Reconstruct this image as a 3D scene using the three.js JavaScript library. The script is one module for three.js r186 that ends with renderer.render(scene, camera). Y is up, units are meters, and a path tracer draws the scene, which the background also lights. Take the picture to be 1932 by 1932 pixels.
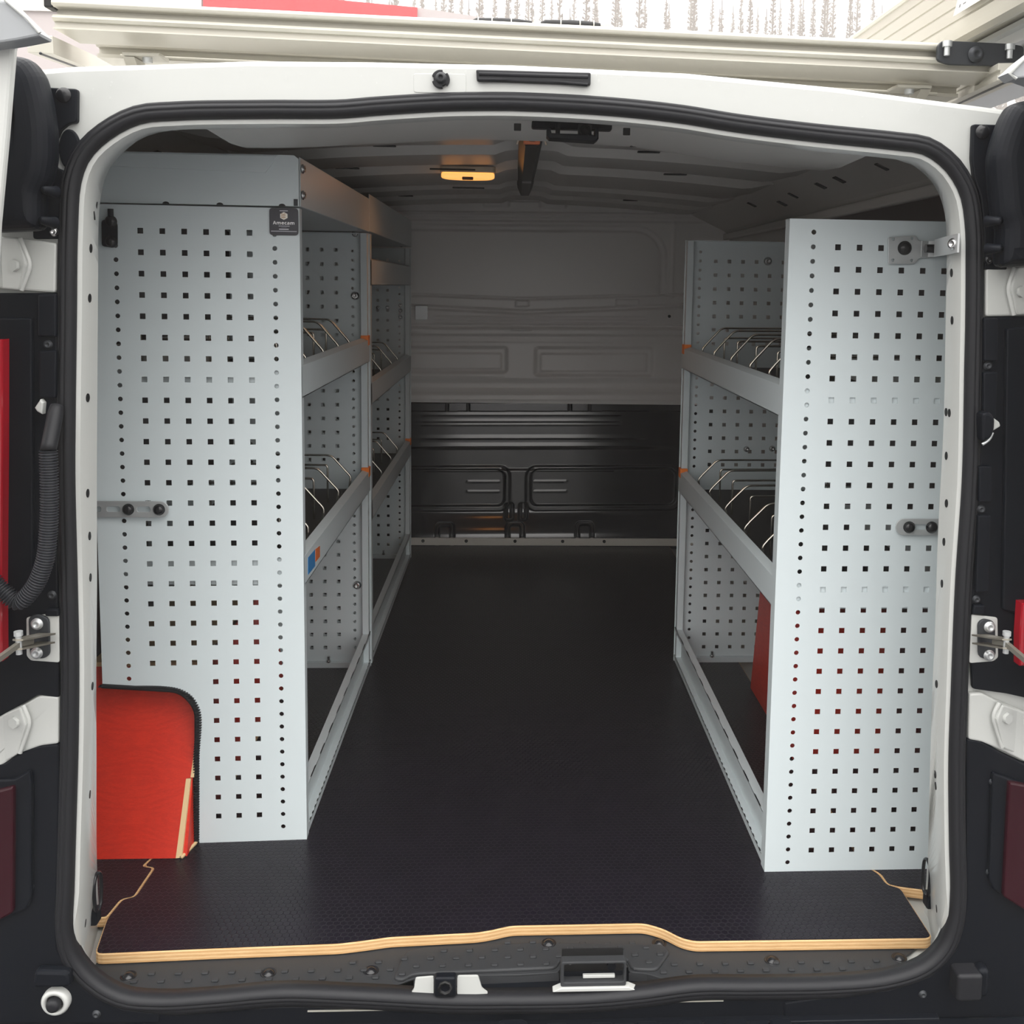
import * as THREE from 'three';
import { RoundedBoxGeometry } from 'three/addons/geometries/RoundedBoxGeometry.js';
import { mergeGeometries, toCreasedNormals } from 'three/addons/utils/BufferGeometryUtils.js';
import { RectAreaLightUniformsLib } from 'three/addons/lights/RectAreaLightUniformsLib.js';
import { createNoise2D } from 'simplex-noise';

// ---------------------------------------------------------------- camera, sky, exposure
const scene = new THREE.Scene();
const camera = new THREE.PerspectiveCamera(53.13, 1, 0.05, 400);
camera.position.set(0, 1.0694, 1.5665);
camera.rotation.set(-0.1085, -0.0509, 0.0158, 'YXZ');
camera.setViewOffset(1932, 1932, -95.7, 216.9, 1932, 1932);   // the photograph is an off-centre crop
camera.updateProjectionMatrix();

const renderer = new THREE.WebGLRenderer({ antialias: true });
renderer.toneMapping = THREE.LinearToneMapping;
renderer.toneMappingExposure = 1.9;
renderer.shadowMap.enabled = true;
RectAreaLightUniformsLib.init();

function overcast() {                       // overcast sky, steepened beyond the standard so panel tops fall darker; same all round
  const w = 64, h = 64, d = new Float32Array(w * h * 4);
  for (let j = 0; j < h; j++) for (let i = 0; i < w; i++) {
    const up = Math.max(0, Math.sin(((j + 0.5) / h - 0.5) * Math.PI)), b = 0.55 + 2.9 * up, k = (j * w + i) * 4;
    d[k] = b * 1.0; d[k + 1] = b * 0.985; d[k + 2] = b * 0.965; d[k + 3] = 1;
  }
  const t = new THREE.DataTexture(d, w, h, THREE.RGBAFormat, THREE.FloatType);
  t.mapping = THREE.EquirectangularReflectionMapping; t.magFilter = t.minFilter = THREE.LinearFilter; t.needsUpdate = true;
  return t;
}
scene.background = scene.environment = overcast();
scene.fog = new THREE.FogExp2(0xfaf4ee, 0.006);                 // misty winter day

// ---------------------------------------------------------------- helpers
let seedState = 7;
const rnd = () => { seedState = (seedState * 1664525 + 1013904223) >>> 0; return seedState / 4294967296; };
const noise = createNoise2D(rnd);
const V = (x, y, z) => new THREE.Vector3(x, y, z);
const used = {};
function numbered(n) { const k = used[n] = (used[n] ?? -1) + 1; return k ? n + '_' + String(k).padStart(3, '0') : n; }

function metreUV(g) {                        // uv in metres, laid on by the way each face points
  const p = g.attributes.position, n = p.count, uv = new Float32Array(n * 2), a = V(), b = V(), c = V();
  for (let i = 0; i < n; i += 3) {
    a.fromBufferAttribute(p, i); b.fromBufferAttribute(p, i + 1); c.fromBufferAttribute(p, i + 2);
    b.sub(a); c.sub(a); b.cross(c);
    const x = Math.abs(b.x), y = Math.abs(b.y), z = Math.abs(b.z);
    for (let k = i; k < i + 3; k++) {
      const X = p.getX(k), Y = p.getY(k), Z = p.getZ(k);
      if (y >= x && y >= z) { uv[2 * k] = X; uv[2 * k + 1] = -Z; } else if (x >= z) { uv[2 * k] = Z; uv[2 * k + 1] = Y; } else { uv[2 * k] = X; uv[2 * k + 1] = Y; }
    }
  }
  g.setAttribute('uv', new THREE.BufferAttribute(uv, 2));
  return g;
}
function plain(g) {
  const h = g.index ? g.toNonIndexed() : g.clone();
  for (const k of Object.keys(h.attributes)) if (!['position', 'normal'].includes(k)) h.deleteAttribute(k);
  if (!h.attributes.normal) h.computeVertexNormals();
  h.clearGroups();
  return h;
}
const merge = (geos) => { const l = [geos].flat(9).map(plain); return metreUV(l.length > 1 ? mergeGeometries(l) : l[0]); };
function mesh(name, geos, mat, parent, label) {
  const g = geos.isBufferGeometry && geos.userData.done ? geos : merge(geos);
  const m = new THREE.Mesh(g, mat); m.name = name; m.castShadow = m.receiveShadow = true;
  if (label) m.userData.label = label;
  parent?.add(m);
  return m;
}
const done = (geos) => { const g = merge(geos); g.userData.done = true; return g; };
function tag(o, label, category, group, kind) {
  if (label) o.userData.label = label;
  if (category) o.userData.category = category;
  if (group) o.userData.group = group;
  if (kind) o.userData.kind = kind;
  return o;
}
function thing(name, label, category, at = [0, 0, 0], group) {
  const o = new THREE.Group(); o.name = numbered(name); o.position.set(...at); scene.add(o);
  return tag(o, label, category, group);
}
function single(name, geos, mat, label, category, group) { const m = mesh(numbered(name), geos, mat, scene); return tag(m, label, category, group); }
function struct(name, geos, mat) { const m = mesh(name, geos, mat, scene); m.userData.kind = 'structure'; return m; }

const box = (w, h, d, at = [0, 0, 0], r = 0, seg = 2) => (r ? new RoundedBoxGeometry(w, h, d, seg, r) : new THREE.BoxGeometry(w, h, d)).translate(...at);
const span = (x0, x1, y0, y1, z0, z1, r = 0, seg = 2) => box(Math.abs(x1 - x0), Math.abs(y1 - y0), Math.abs(z1 - z0), [(x0 + x1) / 2, (y0 + y1) / 2, (z0 + z1) / 2], r, seg);
function cyl(r0, r1, h, at, axis = 'y', seg = 24) {
  const g = new THREE.CylinderGeometry(r1, r0, h, seg);
  if (axis === 'z') g.rotateX(Math.PI / 2); else if (axis === 'x') g.rotateZ(-Math.PI / 2);
  return g.translate(...at);
}
function lathe(pts, at, axis = 'y', seg = 24) {
  const g = new THREE.LatheGeometry(pts.map(([r, h]) => new THREE.Vector2(r, h)), seg);
  if (axis === 'z') g.rotateX(Math.PI / 2); else if (axis === 'x') g.rotateZ(-Math.PI / 2);
  return g.translate(...at);
}
const poly = (pts) => new THREE.Shape(pts.map(([x, y]) => new THREE.Vector2(x, y)));
const pathOf = (pts) => new THREE.Path(pts.map(([x, y]) => new THREE.Vector2(x, y)));
function extrZ(pts, z0, z1, { bevel = 0, holes = [], steps = 2, inset = 0 } = {}) {      // outline [x, y] between z0 and z1
  const s = poly(pts); s.holes = holes.map(pathOf);
  const d = Math.max(1e-4, z1 - z0 - 2 * bevel);
  return new THREE.ExtrudeGeometry(s, { depth: d, bevelEnabled: bevel > 0 || inset > 0, bevelSize: bevel, bevelOffset: -bevel - inset, bevelThickness: bevel, bevelSegments: steps, curveSegments: 8 }).translate(0, 0, z0 + bevel);
}
const extrX = (pts, x0, x1, o) => extrZ(pts.map(([z, y]) => [-z, y]), x0, x1, o).rotateY(Math.PI / 2);     // outline [z, y] between x0 and x1
const extrY = (pts, y0, y1, o) => extrZ(pts.map(([x, z]) => [x, -z]), y0, y1, o).rotateX(-Math.PI / 2);    // outline [x, z] between y0 and y1
function soft(pts, r = 0.01, n = 4) {         // round the corners of an outline
  const out = [], N = pts.length;
  for (let i = 0; i < N; i++) {
    const p = pts[i], a = pts[(i + N - 1) % N], b = pts[(i + 1) % N];
    const la = Math.hypot(a[0] - p[0], a[1] - p[1]), lb = Math.hypot(b[0] - p[0], b[1] - p[1]), t = Math.min(r, la * 0.45, lb * 0.45);
    const s = [p[0] + (a[0] - p[0]) * t / la, p[1] + (a[1] - p[1]) * t / la], e = [p[0] + (b[0] - p[0]) * t / lb, p[1] + (b[1] - p[1]) * t / lb];
    for (let k = 0; k <= n; k++) { const u = k / n; out.push([(1 - u) ** 2 * s[0] + 2 * u * (1 - u) * p[0] + u * u * e[0], (1 - u) ** 2 * s[1] + 2 * u * (1 - u) * p[1] + u * u * e[1]]); }
  }
  return out;
}
const disc = (x, y, rx, ry = rx, n = 24) => Array.from({ length: n }, (_, i) => [x + rx * Math.cos(i / n * 2 * Math.PI), y + ry * Math.sin(i / n * 2 * Math.PI)]);
function grid(rows, closedAcross = false, closedAlong = false) {            // a skin over rows of points
  const R = rows.length, C = rows[0].length, pos = [], idx = [];
  rows.forEach((r) => r.forEach((p) => pos.push(p.x, p.y, p.z)));
  for (let i = 0; i < (closedAlong ? R : R - 1); i++) for (let j = 0; j < (closedAcross ? C : C - 1); j++) {
    const a = i * C + j, b = i * C + (j + 1) % C, c = ((i + 1) % R) * C + (j + 1) % C, d = ((i + 1) % R) * C + j;
    idx.push(a, b, c, a, c, d);
  }
  const g = new THREE.BufferGeometry(); g.setAttribute('position', new THREE.Float32BufferAttribute(pos, 3)); g.setIndex(idx); g.computeVertexNormals();
  return g;
}
function rod(pts, r, { closed = false, n = 10, fillet = 0, steps = 5, radii } = {}) {    // a round bar along a polyline with filleted bends
  let P = pts.map((p) => (p.isVector3 ? p : V(...p)));
  if (fillet) {
    const Q = [], N = P.length;
    P.forEach((p, i) => {
      if (!closed && (i === 0 || i === N - 1)) return Q.push(p);
      const a = P[(i + N - 1) % N], b = P[(i + 1) % N], t = Math.min(fillet, a.distanceTo(p) * 0.45, b.distanceTo(p) * 0.45);
      const s = p.clone().lerp(a, t / a.distanceTo(p)), e = p.clone().lerp(b, t / b.distanceTo(p));
      for (let k = 0; k <= steps; k++) { const u = k / steps; Q.push(s.clone().multiplyScalar((1 - u) ** 2).addScaledVector(p, 2 * u * (1 - u)).addScaledVector(e, u * u)); }
    });
    P = Q;
  }
  const N = P.length, tan = P.map((p, i) => P[closed ? (i + 1) % N : Math.min(i + 1, N - 1)].clone().sub(P[closed ? (i + N - 1) % N : Math.max(i - 1, 0)]).normalize());
  let nrm = Math.abs(tan[0].y) < 0.9 ? V(0, 1, 0) : V(1, 0, 0);
  const rows = P.map((p, i) => {
    nrm = nrm.clone().addScaledVector(tan[i], -nrm.dot(tan[i])).normalize();
    const bi = tan[i].clone().cross(nrm), q = radii ? radii(i / (N - 1), i) : r;
    return Array.from({ length: n }, (_, k) => p.clone().addScaledVector(nrm, q * Math.cos(k / n * 2 * Math.PI)).addScaledVector(bi, q * Math.sin(k / n * 2 * Math.PI)));
  });
  if (!closed) { const f = rows[0].map(() => P[0].clone()), l = rows[0].map(() => P[N - 1].clone()); rows.unshift(f); rows.push(l); }
  return grid(rows, true, closed);
}
function flatBar(pts, h, t) {                   // a flat strip on edge along points
  const P = pts.map((p) => (p.isVector3 ? p : V(...p))), N = P.length;
  const rows = P.map((p, i) => { const d = P[Math.min(i + 1, N - 1)].clone().sub(P[Math.max(i - 1, 0)]); const n = V(-d.z, 0, d.x).normalize().multiplyScalar(t / 2); return [[1, 1], [1, -1], [-1, -1], [-1, 1]].map(([a, b]) => p.clone().addScaledVector(n, a).add(V(0, b * h / 2, 0))); });
  const cap = (r, k) => { const c = r[0].clone().add(r[2]).multiplyScalar(0.5); return r.map(() => c.clone()); };
  return toCreasedNormals(grid([cap(rows[0]), ...rows, cap(rows[N - 1])], true).toNonIndexed(), 0.5);
}
const curve = (pts, n, closed = false) => new THREE.CatmullRomCurve3(pts.map((p) => (p.isVector3 ? p : V(...p))), closed, 'centripetal').getSpacedPoints(n);
function sweepLoop(loop, profile) {           // a closed strip of the given section [outwards, backwards] along a loop in a plane of constant z
  const N = loop.length;
  const rows = loop.map((p, i) => {
    const t = loop[(i + 1) % N].clone().sub(loop[(i + N - 1) % N]); t.z = 0; t.normalize();
    const out = V(-t.y, t.x, 0);
    return profile.map(([o, b]) => p.clone().addScaledVector(out, o).add(V(0, 0, b)));
  });
  return grid(rows, true, true);
}
function field(x0, x1, y0, y1, nx, ny, f) {  // pressed sheet: z = f(x, y)
  const rows = [];
  for (let j = 0; j <= ny; j++) { const y = y0 + (y1 - y0) * j / ny; rows.push(Array.from({ length: nx + 1 }, (_, i) => { const x = x0 + (x1 - x0) * i / nx; return V(x, y, f(x, y)); })); }
  return grid(rows);
}
const step = (e0, e1, x) => { const t = Math.min(1, Math.max(0, (x - e0) / (e1 - e0))); return t * t * (3 - 2 * t); };
function inRect(x, y, x0, x1, y0, y1, r, soften) {      // 1 inside a rounded rectangle, 0 outside, with a soft edge
  const cx = (x0 + x1) / 2, cy = (y0 + y1) / 2, qx = Math.abs(x - cx) - (x1 - x0) / 2 + r, qy = Math.abs(y - cy) - (y1 - y0) / 2 + r;
  const d = Math.hypot(Math.max(qx, 0), Math.max(qy, 0)) + Math.min(Math.max(qx, qy), 0) - r;
  return 1 - step(-soften, soften, d);
}
const facet = (v, v0, v1, d) => (v < v0 || v > v1 + 3 ? 0 : v <= v1 ? d * (v - v0) / (v1 - v0) : d * (1 - (v - v1) / 3));   // a narrow face leaning back at the top
const ridge = (d, w) => { const t = Math.abs(d) / w; return t < 1 ? Math.cos(t * Math.PI / 2) ** 2 : 0; };

// ---------------------------------------------------------------- materials
function texture(w, h, f, srgb, rx = 1, ry = 1) {       // f gives [r, g, b] 0..1 per texel; the texture repeats
  const d = new Uint8Array(w * h * 4);
  for (let j = 0; j < h; j++) for (let i = 0; i < w; i++) { const c = f(i / w, j / h, i, j), k = (j * w + i) * 4; for (let q = 0; q < 3; q++) d[k + q] = 255 * Math.min(1, Math.max(0, Array.isArray(c) ? c[q] : c)); d[k + 3] = 255; }
  const t = new THREE.DataTexture(d, w, h); t.wrapS = t.wrapT = THREE.RepeatWrapping; t.magFilter = THREE.LinearFilter; t.minFilter = THREE.LinearMipmapLinearFilter; t.generateMipmaps = true;
  if (srgb) t.colorSpace = THREE.SRGBColorSpace;
  t.repeat.set(rx, ry); t.needsUpdate = true;
  return t;
}
const wrapNoise = (u, v, f) => {                         // noise that repeats on the unit square
  const a = u * 2 * Math.PI, b = v * 2 * Math.PI, r = f / (2 * Math.PI);
  return (noise(r * Math.cos(a) + 3.1, r * Math.sin(a) + r * Math.cos(b) * 1.3) + noise(r * Math.sin(b) - 7.7, r * Math.cos(b) + r * Math.sin(a) * 1.3)) / 2;
};
const std = (color, roughness, o = {}) => new THREE.MeshPhysicalMaterial({ color, roughness, side: THREE.DoubleSide, ...o });
const grainBump = texture(256, 256, () => 0.35 + 0.3 * rnd(), false, 12, 12);
const M = {};
M.white = std(0xbdbfbc, 0.3, { clearcoat: 0.4, clearcoatRoughness: 0.15 });
M.whiteInside = std(0xd2d1cd, 0.42);
M.bulkhead = std(0xf0efee, 0.3);
M.coat = std(0xd2dcdf, 0.42, { bumpMap: grainBump, bumpScale: 0.0001 });
M.zinc = std(0xc4c7c8, 0.36, { metalness: 0.55 });
M.wire = std(0xd8d2c6, 0.22, { metalness: 1 });
M.bolt = std(0xcfcfcf, 0.25, { metalness: 1 });
M.blackBolt = std(0x15161a, 0.25);
M.plastic = std(0x0d1118, 0.45, { specularIntensity: 0.3, bumpMap: grainBump, bumpScale: 0.00012 });  // bluish tint imitates the cool cast of the shadows on black plastic
M.plasticGrey = std(0x2a2c2f, 0.62, { bumpMap: grainBump, bumpScale: 0.0002 });
M.bulkheadPlastic = std(0x0e1420, 0.16, { ior: 1.8 });  // navy in the base colour stands in for the blue shadow cast
M.rubber = std(0x1c1d21, 0.5, { specularIntensity: 0.6 });
M.rubberMat = std(0x1a1b1f, 0.75);
M.black = std(0x08090b, 0.6);
M.alu = std(0xc2bfb5, 0.42, { metalness: 0.35 });
M.darkSteel = std(0x33363a, 0.5, { metalness: 0.3 });
M.orange = std(0xee7d1c, 0.5);
M.redLens = std(0xa00c20, 0.12, { clearcoat: 1, clearcoatRoughness: 0.05 });
M.darkLens = std(0x2c0612, 0.14, { specularIntensity: 0.6 });
const hexRelief = (u, v) => {                            // one tile holds 2 x 2 honeycomb cells; grooves between the cells
  const x = u * 2, y = v * 2 * Math.sqrt(3) / 1.7320508;
  let best = 9, second = 9;
  for (let j = -1; j <= 5; j++) for (let i = -1; i <= 3; i++) { const cx = i + (j & 1 ? 0.5 : 0), cy = j * 0.5, d = Math.hypot((x - cx), (y - cy) * 1.7320508); if (d < best) { second = best; best = d; } else if (d < second) second = d; }
  return step(0.02, 0.16, second - best);
};
const hexBump = texture(256, 256, (u, v) => hexRelief(u, v), false, 1 / 0.0236, 1 / 0.0409);
const filmColor = texture(512, 512, (u, v) => { const n = wrapNoise(u, v, 9) * 0.5 + wrapNoise(v, u, 31) * 0.3 + (rnd() - 0.5) * 0.3; return [0.085 + 0.024 * n, 0.072 + 0.02 * n, 0.112 + 0.024 * n]; }, true, 1.3, 1.3);  // film colour carries a painted blue shadow tint besides its random mottling
M.film = std(0xffffff, 0.3, { specularIntensity: 0.42, map: filmColor, bumpMap: hexBump, bumpScale: 0.0012 });
M.filmSmooth = std(0x2b2024, 0.4);
const redGrain = texture(512, 512, (u, v) => { const n = wrapNoise(u, v * 3, 14) * 0.5 + wrapNoise(u, v * 9, 40) * 0.5 + (rnd() - 0.5) * 0.5; return [0.8 + 0.07 * n, 0.17 + 0.05 * n, 0.085 + 0.04 * n]; }, true, 2.5, 2.5);
M.redFilm = std(0xffffff, 0.4, { map: redGrain });
const plyLayers = texture(128, 128, (u, v) => { const k = Math.floor(v * 6) % 2, n = wrapNoise(u, v, 8) * 0.05 + (rnd() - 0.5) * 0.05; return k ? [0.87 + n, 0.73 + n, 0.54 + n] : [0.8 + n, 0.63 + n, 0.43 + n]; }, true, 4, 1 / 0.018);
M.ply = std(0xffffff, 0.6, { map: plyLayers });
M.plyPlain = std(0xe0c294, 0.6);
M.lampGlow = std(0xfff0d0, 0.4, { emissive: 0xffb057, emissiveIntensity: 0.62 });

// ================================================================ THE VAN SHELL
const sealPath = [[-.048, 1.323], [.001, 1.324], [.124, 1.321], [.231, 1.313], [.315, 1.302], [.417, 1.292], [.547, 1.282], [.589, 1.277], [.613, 1.265], [.635, 1.246], [.657, 1.211], [.668, 1.161], [.672, 1.108], [.676, 1.032], [.679, .954], [.685, .796], [.684, .635], [.687, .469], [.69, .351], [.699, .214], [.705, .136], [.703, .083], [.689, .042], [.657, .011], [.599, -.008], [.513, -.015], [.383, -.015], [.297, -.014], [.211, -.024], [.127, -.03], [0, -.03], [-.084, -.028], [-.23, -.017], [-.34, -.011], [-.443, -.018], [-.522, -.021], [-.58, -.013], [-.626, .018], [-.652, .057], [-.659, .098], [-.655, .165], [-.651, .231], [-.641, .395], [-.636, .515], [-.634, .633], [-.632, .788], [-.629, .864], [-.622, 1.013], [-.616, 1.138], [-.609, 1.203], [-.594, 1.239], [-.565, 1.268], [-.519, 1.293], [-.464, 1.3], [-.345, 1.305], [-.241, 1.308], [-.193, 1.313], [-.096, 1.321]];
const sealLoop = curve(sealPath.map(([x, y]) => V(x, y, 0.1)), 300, true).slice(0, 300);
const innerPath = [[-.052, 1.321, -.05], [.001, 1.321, -.05], [.137, 1.319, -.05], [.256, 1.309, -.05], [.349, 1.298, -.05], [.461, 1.286, -.05], [.559, 1.28, -.05], [.61, 1.277, -.05], [.641, 1.26, -.05], [.662, 1.235, -.041], [.663, 1.199, -.005], [.651, 1.156, .041], [.65, 1.109, .05], [.653, 1.03, .05], [.659, .869, .05], [.66, .704, .05], [.664, .535, .05], [.665, .449, .05], [.67, .274, .05], [.7, .151, -.01], [.738, .025, -.09], [.743, -.081, -.1], [.704, -.151, -.1], [.513, -.147, -.1], [.324, -.143, -.1], [.044, -.138, -.1], [-.231, -.132, -.1], [-.413, -.128, -.1], [-.645, -.124, -.1], [-.685, -.055, -.1], [-.688, .021, -.1], [-.651, .168, -.01], [-.621, .371, .05], [-.617, .496, .05], [-.612, .618, .05], [-.607, .779, .05], [-.601, .935, .05], [-.595, 1.088, .05], [-.6, 1.142, .032], [-.615, 1.188, -.019], [-.614, 1.233, -.05], [-.592, 1.259, -.05], [-.567, 1.279, -.05], [-.539, 1.29, -.05], [-.506, 1.295, -.05], [-.381, 1.3, -.05], [-.266, 1.308, -.05], [-.213, 1.312, -.05], [-.106, 1.319, -.05]];
const innerLoop = curve(innerPath.map((p) => V(...p)), 300, true).slice(0, 300);

const fasciaTop = [[-.608, 1.358], [-.498, 1.364], [-.366, 1.372], [-.203, 1.375], [-.003, 1.376], [.244, 1.371], [.454, 1.357], [.667, 1.336], [.715, 1.331]];
const fascia = [[-0.87, -0.3], [0.93, -0.3], [0.93, 1.24], [0.86, 1.29], ...fasciaTop.slice().reverse(), [-0.66, 1.352], [-0.78, 1.335], [-0.87, 1.27]];
const topAt = (x) => { const T = fasciaTop; if (x <= T[0][0]) return T[0][1] - (T[0][0] - x) * 0.12; for (let i = 1; i < T.length; i++) if (x <= T[i][0]) return T[i - 1][1] + (T[i][1] - T[i - 1][1]) * (x - T[i - 1][0]) / (T[i][0] - T[i - 1][0]); return T[T.length - 1][1] - (x - T[T.length - 1][0]) * 0.3; };
struct('wall_rear', extrZ(fascia, 0.05, 0.09, { bevel: 0.008, steps: 3, holes: [sealLoop.map((p) => [p.x, p.y - 0.045 * (1 - step(0.0, 0.06, p.y))])] }), M.white);
// the hollow rear pillar and header box behind the outer sheet
const pillarHole = sealLoop.map((p, i) => { const t = sealLoop[(i + 1) % 300].clone().sub(sealLoop[(i + 299) % 300]).normalize(); return [p.x - t.y * 0.07, (p.y + t.x * 0.022) - 0.16 * (1 - step(0.0, 0.06, p.y))]; });
struct('wall_rear_inner', extrZ(fascia.map(([x, y]) => [x, y - 0.004]), -0.11, 0.0495, { holes: [pillarHole] }), M.white);
// the painted door frame that turns in behind the seal
const frameRows = [0, 1, 2, 3, 4].map((k) => sealLoop.map((p, i) => {
  const q = innerLoop[i], t = sealLoop[(i + 1) % 300].clone().sub(sealLoop[(i + 299) % 300]).normalize(), inw = V(t.y, -t.x, 0);
  if (k === 0) return V(p.x, p.y, 0.094);
  const side = step(0.02, 0.16, p.y);                             // along the sill the frame drops below the tread
  if (k === 1) { const a = p.clone().addScaledVector(inw, 0.019 * side).setZ(0.093); if (side < 0.5) a.y = Math.min(a.y, -0.05); else a.y -= 0.02 * (1 - side); return a; }
  if (k === 2) { const a = p.clone().addScaledVector(inw, 0.0225 * side).setZ(0.078); a.y = side < 1 ? Math.min(a.y * side - 0.035 * (1 - side), side < 0.5 ? -0.06 : 9) : a.y; return a; }
  if (k === 3) return q.clone();
  const out = q.clone().sub(V(0.03, 0.66, 0)).setZ(0).normalize(); return q.clone().addScaledVector(out, 0.03).add(V(0, 0, -0.03));
}));
const frame = struct('trim_1', toCreasedNormals(grid(frameRows, true).toNonIndexed(), 0.7), M.white);
for (const p of [[-.608, 1.173, .031], [-.605, 1.158, .054], [-.602, 1.111, .073], [-.605, 1.041, .075], [-.611, .899, .077], [-.615, .76, .076], [-.617, .696, .073], [-.618, .634, .073], [-.622, .468, .07], [-.629, .298, .068], [-.657, .077, .044], [.657, 1.097, .068], [.661, 1.027, .071], [.661, .888, .058], [.665, .888, .068], [.664, .822, .063], [.668, .75, .069], [.668, .69, .068], [.669, .625, .069], [.671, .464, .065], [.676, .317, .065], [.677, .298, .065], [.713, .069, .027]]) {
  const from = V(0.03, p[1], 0.2), hit = new THREE.Raycaster(from, V(...p).sub(from).normalize()).intersectObject(frame, false)[0];
  if (!hit) continue;
  const h = mesh('hole', cyl(0.0042, 0.0042, 0.0016, [0, 0, 0], 'z', 14), M.black, frame), n = hit.face.normal.clone();  // solid black disc painted for the dark inside of a hole
  if (n.dot(from.clone().sub(hit.point)) < 0) n.negate();
  h.position.copy(hit.point); h.lookAt(hit.point.clone().add(n)); h.scale.set(1, 1.5, 1);
}

struct('floor', [span(-0.85, 0.91, -0.08, -0.0265, -2.68, 0.015), span(-0.66, -0.52, -0.08, -0.0285, 0.015, 0.088), span(0.58, 0.72, -0.08, -0.0285, 0.015, 0.088)], M.white);
mesh('dark_gap_fill', span(-0.519, 0.579, -0.08, -0.034, 0.0155, 0.086), M.plastic, scene.getObjectByName('floor'));  // dark filler added where the sill has only a black, shaded gap
const wallLeft = struct('wall_left', [span(-0.86, -0.82, -0.3, 1.345, -2.7, 0.045)], M.whiteInside);
mesh('lining_panel', [span(-0.819, -0.812, 0, 1.28, -2.58, -0.13)], M.filmSmooth, wallLeft);
const wallRight = struct('wall_right', [span(0.88, 0.92, -0.3, 1.335, -2.7, 0.045)], M.whiteInside);
mesh('lining_panel', [span(0.868, 0.876, 0, 1.285, -1.34, -0.13)], M.filmSmooth, wallRight);
// sloping roof side rails above the linings
for (const [s, x0, x1, w] of [[-1, -0.815, -0.66, wallLeft], [1, 0.875, 0.72, wallRight]]) {
  mesh('side_rail', [extrZ([[x0, 1.285], [x0 - s * 0.02, 1.30], [x1, 1.362], [x1, 1.366], [x0 + s * 0.004, 1.342]], -2.6, -0.11), span(x0 - s * 0.022, x0, 1.262, 1.288, -2.6, -0.14, 0.006)], M.whiteInside, w);
  for (const z of [-0.42, -0.62, -0.9, -1.05, -1.32, -1.5, -1.75]) {
    const t = 0.35 + 0.3 * rnd(), x = x0 - s * 0.02 + (x1 - x0 + s * 0.02) * t, y = 1.3 + 0.062 * t;
    mesh('slot', box(0.03, 0.003, 0.012 + 0.02 * rnd(), [0, 0, 0]).rotateZ(s * -0.42).translate(x, y - 0.001, z), M.black, w);  // black box drawn for the shade inside a rail slot
  }
}
// roof: outer skin, then the pressed bows under it
const camber = (x) => -0.045 * ((x - 0.03) / 0.75) ** 2;
const roofRows = (y0) => { const rows = []; for (let j = 0; j <= 7; j++) rows.push(Array.from({ length: 41 }, (_, i) => { const x = -0.86 + 1.78 * i / 40; const z = [-2.7, -1.9, -1.1, -0.6, -0.34, -0.22, -0.1, 0.05][j], k = step(-0.1, -0.34, z); return V(x, (topAt(x) - 0.004) * (1 - k) + (y0 + camber(x)) * k, z); })); return grid(rows); };
const ceiling = struct('ceiling', [roofRows(1.408), roofRows(1.42)], M.whiteInside);
function bow(z0, z1, drop, dipX) {
  const rows = [];
  for (let i = 0; i <= 60; i++) {
    const x = -0.7 + 1.46 * i / 60, c = camber(x), dip = 0.012 * (1 - step(0.05, 0.09, Math.abs(x - dipX))), fade = step(0.7, 0.6, Math.abs(x - 0.03)), d = (drop - dip) * (0.25 + 0.75 * (1 - step(0.6, 0.72, Math.abs(x - 0.03))));
    rows.push([[z0, 0], [z0 - 0.008, -d * 0.4], [z0 - 0.02, -d], [z1 + 0.06, -d * 1.08], [z1 + 0.03, -d * 0.7], [z1 + 0.008, -d * 0.55], [z1, 0]].map(([z, y]) => V(x, 1.41 + c + y, z)));
  }
  return toCreasedNormals(grid(rows).toNonIndexed(), 0.5);
}
for (const [z0, z1, d] of [[-0.5, -0.78, 0.035], [-0.88, -1.14, 0.036], [-1.28, -1.66, 0.036], [-1.78, -2.02, 0.034], [-2.14, -2.4, 0.034]]) mesh('roof_bow', bow(z0, z1, d, 0.045), M.whiteInside, ceiling);
for (const [x, z, w] of [[-0.28, -0.72, 0.05], [0.3, -0.74, 0.05], [-0.42, -1.1, 0.06], [0.42, -1.12, 0.06], [-0.36, -1.95, 0.05], [0.4, -1.96, 0.05], [-0.16, -1.2, 0.12], [-0.14, -1.72, 0.1]]) mesh('slot', box(w, 0.004, 0.012, [x, 1.41 + camber(x) - 0.0375, z], 0.0015), M.black, ceiling);  // black boxes imitate the dark insides of the bow slots
// rear cross member over the opening, hollow behind
const headRows = []; for (let i = 0; i <= 60; i++) {
  const x = -0.47 + 1.03 * i / 60, top = innerLoop.filter((p) => p.y > 1.1).reduce((a, p) => (Math.abs(p.x - x) < Math.abs(a.x - x) ? p : a), V(9, 1.3, 0)).y;
  headRows.push([V(x, top + 0.016, -0.035), V(x, top + 0.002, -0.055), V(x, top - 0.002, -0.2), V(x, top + 0.004, -0.3), V(x, top + 0.03, -0.33), V(x, Math.max(top + 0.04, 1.41 + camber(x)), -0.36)]);
}
const header = struct('trim_2', toCreasedNormals(grid(headRows).toNonIndexed(), 0.5), M.whiteInside);
for (const [x, y, z, w, d] of [[-.086, 1.328, -.19]].concat([[-.156, 1.324, -.27]], [[.221, 1.318, -.27]], [[.362, 1.318, -.22]]).map((p) => [...p, 0.028, 0.01])) for (const k of [0, 1]) mesh('slot', box(w, 0.003, 0.006, [x, y, z - k * 0.014]), M.black, header);  // header slots shown as black bars, their shade put into the colour
for (const [x, y, z] of [[.006, 1.311, -.05], [.175, 1.308, -.05]]) mesh('clip_hole_patch', box(0.011, 0.011, 0.004, [x, y, z], 0.001), M.black, header);  // black squares stand for the shaded insides of the clip holes

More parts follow.
